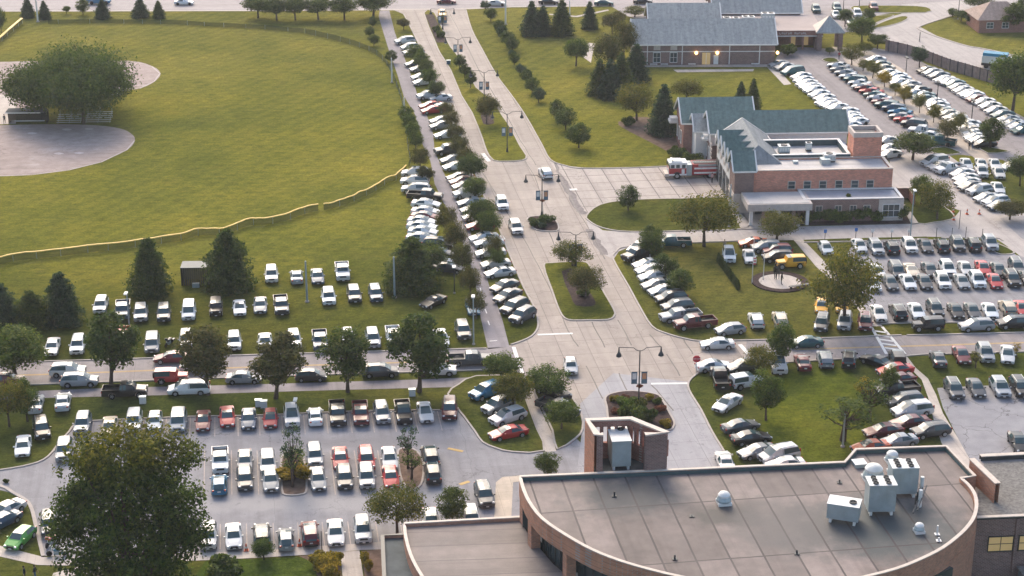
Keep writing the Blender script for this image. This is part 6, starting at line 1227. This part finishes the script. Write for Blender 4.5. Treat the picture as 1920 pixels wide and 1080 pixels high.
# ------------------------------------------------------------ people and statues
def figure_mesh(seed):
    rnd = random.Random(seed); me = bpy.data.meshes.new('body'); st_ = rnd.uniform(.05, .22)
    J = {'pel': (0, 0, .95, .13), 'bel': (0, 0, 1.10, .125), 'che': (0, 0, 1.32, .15), 'nek': (0, 0, 1.49, .06), 'hd0': (0, -.01, 1.60, .085), 'hd1': (0, 0, 1.70, .075)}
    E = [('pel', 'bel'), ('bel', 'che'), ('che', 'nek'), ('nek', 'hd0'), ('hd0', 'hd1')]
    for s, n in ((-1, 'L'), (1, 'R')):
        f = s * st_; J.update({'hip' + n: (s * .10, 0, .88, .095), 'kne' + n: (s * .11, f * .5, .48, .06), 'ank' + n: (s * .11, f, .09, .04), 'toe' + n: (s * .12, f - .16, .04, .035), 'sho' + n: (s * .18, 0, 1.42, .06), 'elb' + n: (s * .24, -f * .3, 1.14, .042), 'wri' + n: (s * .25, -f * .8 - .05, .90, .03), 'pal' + n: (s * .25, -f * .8 - .07, .83, .03)})
        E += [('pel', 'hip' + n), ('hip' + n, 'kne' + n), ('kne' + n, 'ank' + n), ('ank' + n, 'toe' + n), ('che', 'sho' + n), ('sho' + n, 'elb' + n), ('elb' + n, 'wri' + n), ('wri' + n, 'pal' + n)]
        for q in range(4): J['fin%s%d' % (n, q)] = (s * (.25 + .0), -f * .8 - .10 + q * .021, .745 + .008 * (q % 3), .009); E.append(('pal' + n, 'fin%s%d' % (n, q)))
        J['thu' + n] = (s * .235, -f * .8 - .125, .80, .010); E.append(('pal' + n, 'thu' + n))
    ks = list(J); me.from_pydata([J[k][:3] for k in ks], [(ks.index(a_), ks.index(c_)) for a_, c_ in E], [])
    o = bpy.data.objects.new('tmp', me); COL.objects.link(o); md = o.modifiers.new('s', 'SKIN')
    for i, k in enumerate(ks): v = me.skin_vertices[0].data[i]; v.radius = (J[k][3], J[k][3]); v.use_root = (k == 'pel')
    o.modifiers.new('u', 'SUBSURF').levels = 1
    dg = bpy.context.evaluated_depsgraph_get(); me2 = bpy.data.meshes.new_from_object(o.evaluated_get(dg)); bpy.data.objects.remove(o); return me2
M['skin'] = plain('skin', (.42, .26, .19), .6, .3); M['hair'] = plain('dark_hair', (.03, .02, .015), .7)
cloth = {'pink': (.60, .36, .36), 'white': (.65, .65, .63), 'dark': (.03, .035, .045), 'blue': (.06, .12, .22), 'red': (.40, .05, .05), 'tan': (.35, .28, .2), 'orange': (.6, .2, .08)}
for k in cloth: M['cl_' + k] = plain(k + '_cloth', cloth[k], .85, .2)
FM = [figure_mesh(s) for s in (1, 2)]
def person(px, py, ang, top, leg, label, i=0, bronze=False, scale=1.0):
    me = FM[i % 2].copy(); me.materials.clear(); ms = [M['bronze']] * 3 if bronze else [M['cl_' + leg], M['cl_' + top], M['skin']]
    for m_ in ms: me.materials.append(m_)
    for p in me.polygons:
        c = p.center; p.material_index = 2 if c.z > 1.50 or (abs(c.x) > .2 and c.z < 1.02) else 1 if c.z > .96 else 0
        p.use_smooth = True
    g = G(px, py); e = empty('statue' if bronze else 'person', (g.x, g.y, .12 if bronze else .04), R(ang)); tag(e, label, 'statue' if bronze else 'person'); e.scale = (scale,) * 3
    o = bpy.data.objects.new('body', me); COL.objects.link(o); o.parent = e
    b = MB(); b.lathe((0, .015, 1.66), [(.05, -.08), (.10, -.02), (.105, .06), (.08, .12), (.02, .15)], 10); b.build('hair', M['bronze'] if bronze else M['hair'], e, smooth=60)
    b = MB(); b.box((0, -.10, 1.63), (.025, .03, .04)); b.build('nose', M['bronze'] if bronze else M['skin'], e)
    for s in (-1, 1): b = MB(); b.lathe((s * .035, -.088, 1.66), [(.004, -.008), (.012, 0), (.004, .008)], 6, 0, 'Y'); b.build('eye', M['bronze'] if bronze else M['metal_dark'], e)
person(1335, 343, 30, 'pink', 'dark', 'person in a pink top walking beside the fire engine'); person(1358, 470, 10, 'tan', 'blue', 'person in tan standing beside the white SUV on the lawn', 1)
person(1817, 282, 0, 'dark', 'dark', 'left one of two people walking at the near end of the promenade'); person(1823, 281, 0, 'dark', 'blue', 'right one of two people walking at the near end of the promenade', 1)
person(1573, 112, 0, 'red', 'dark', 'person in red at the far end of the promenade'); person(1628, 188, 90, 'dark', 'dark', 'person in dark clothes by the promenade trees', 1); person(1694, 193, 40, 'dark', 'dark', 'person in black beside the promenade tree with yellow leaves')
person(47, 1090, 90, 'dark', 'dark', 'left person on the grass at the bottom left edge'); person(67, 1088, 80, 'dark', 'blue', 'right person on the grass at the bottom left edge', 1); person(9, 232, 0, 'dark', 'dark', 'person in dark clothes standing by the dugout', 1); person(1362, 333, 60, 'orange', 'dark', 'person in orange by the open station bay')
person(1453, 524, 20, '', '', 'dark bronze figure standing at the left of the memorial patio', 0, True, 1.35); person(1458, 525, -20, '', '', 'dark bronze figure right behind the first one on the patio', 1, True, 1.25); person(1465, 535, 60, '', '', 'lower bronze figure nearest the front of the memorial patio', 0, True, 1.1)
e = empty('bench', G(1498, 541), R(20)); tag(e, 'low dark bench row at the right front of the patio', 'bench'); part('seat', M['metal_dark'], ((0, 0, .5), (3.2, .5, .1)), par=e)
for s in (-1.3, 0, 1.3): part('leg', M['metal_dark'], ((s, 0, .25), (.12, .45, .5)), par=e)
# small utility boxes beside the car parks
for x, y, lb in ((485, 762, 'pale lidded utility box pair left of the white SUV in the top row'), (495, 764, 'second pale utility box on the grass verge'), (268, 756, 'white lidded bin on the verge above the E-W parking'), (773, 742, 'white mailbox-like box on the verge under the right street tree'), (868, 113, 'small blue box sign on the upper median')):
    x = {868: 841}.get(x, x); y = {113: 121}.get(y, y); lb = lb.replace('above the E-W parking', 'above the top parking row')
    e = empty('utility_box', G(x, y), R(5)); tag(e, lb, 'utility box'); mt = M['banner'] if 'blue' in lb else M['metal_white']; part('cabinet', mt, ((0, 0, .45), (.8, .5, .9)), par=e); part('lid', M['metal_grey'], ((0, 0, .93), (.9, .6, .07)), par=e)
for k, (x, y) in enumerate(((1004, 300), (974, 296), (1137, 594), (1121, 579), (1315, 739), (1209, 745))):
    pass
# ------------------------------------------------------------ give every assembled thing its origin at its base
def bounds(o):
    pts = []
    def rec(c):
        if c.type == 'MESH': pts.extend([c.matrix_basis @ Vector(q) for q in (c.bound_box[0], c.bound_box[6])])
        for d in c.children: rec(d)
    rec(o); return pts
for o in list(SC.objects):
    if o.parent is None and o.type == 'EMPTY' and o.location.length < 1e-6:
        pts = bounds(o)
        if not pts: continue
        c = Vector(((min(p.x for p in pts) + max(p.x for p in pts)) / 2, (min(p.y for p in pts) + max(p.y for p in pts)) / 2, min(p.z for p in pts)))
        o.location = c
        for ch_ in o.children: ch_.location = Vector(ch_.location) - c
for o in list(SC.objects):                              # single-mesh things: origin at the foot, too
    if o.parent is None and o.type == 'MESH' and o.get('label') and o.location.length < 1e-6 and o.data.users == 1:
        bb = [Vector(q) for q in o.bound_box]; c = Vector(((bb[0].x + bb[6].x) / 2, (bb[0].y + bb[6].y) / 2, bb[0].z)); o.data.transform(Matrix.Translation(-c)); o.location = c
print('objects', len(SC.objects), 'cars', sum(1 for o in SC.objects if o.parent is None and o.name.startswith('parked_car')))

# evening air: one closed box of even haze round camera and place
hz = MB(); hz.box((0, 900, 60), (2600, 2200, 122)); ho = hz.build('haze', (lambda t: (t.t.nodes.remove(t.b), t.mat)[1])(NT('haze_air'))); ho['kind'] = 'stuff'
nt_ = ho.data.materials[0].node_tree; pv = nt_.nodes.new('ShaderNodeVolumePrincipled'); pv.inputs['Color'].default_value = (.93, .93, .95, 1); pv.inputs['Density'].default_value = .00012; pv.inputs['Anisotropy'].default_value = .2
nt_.links.new(pv.outputs[0], nt_.nodes['Material Output'].inputs['Volume'])
for o in SC.objects:
    if o.get('label') and not 4 <= len(o['label'].split()) <= 16: print('LABEL', len(o['label'].split()), o['label'])
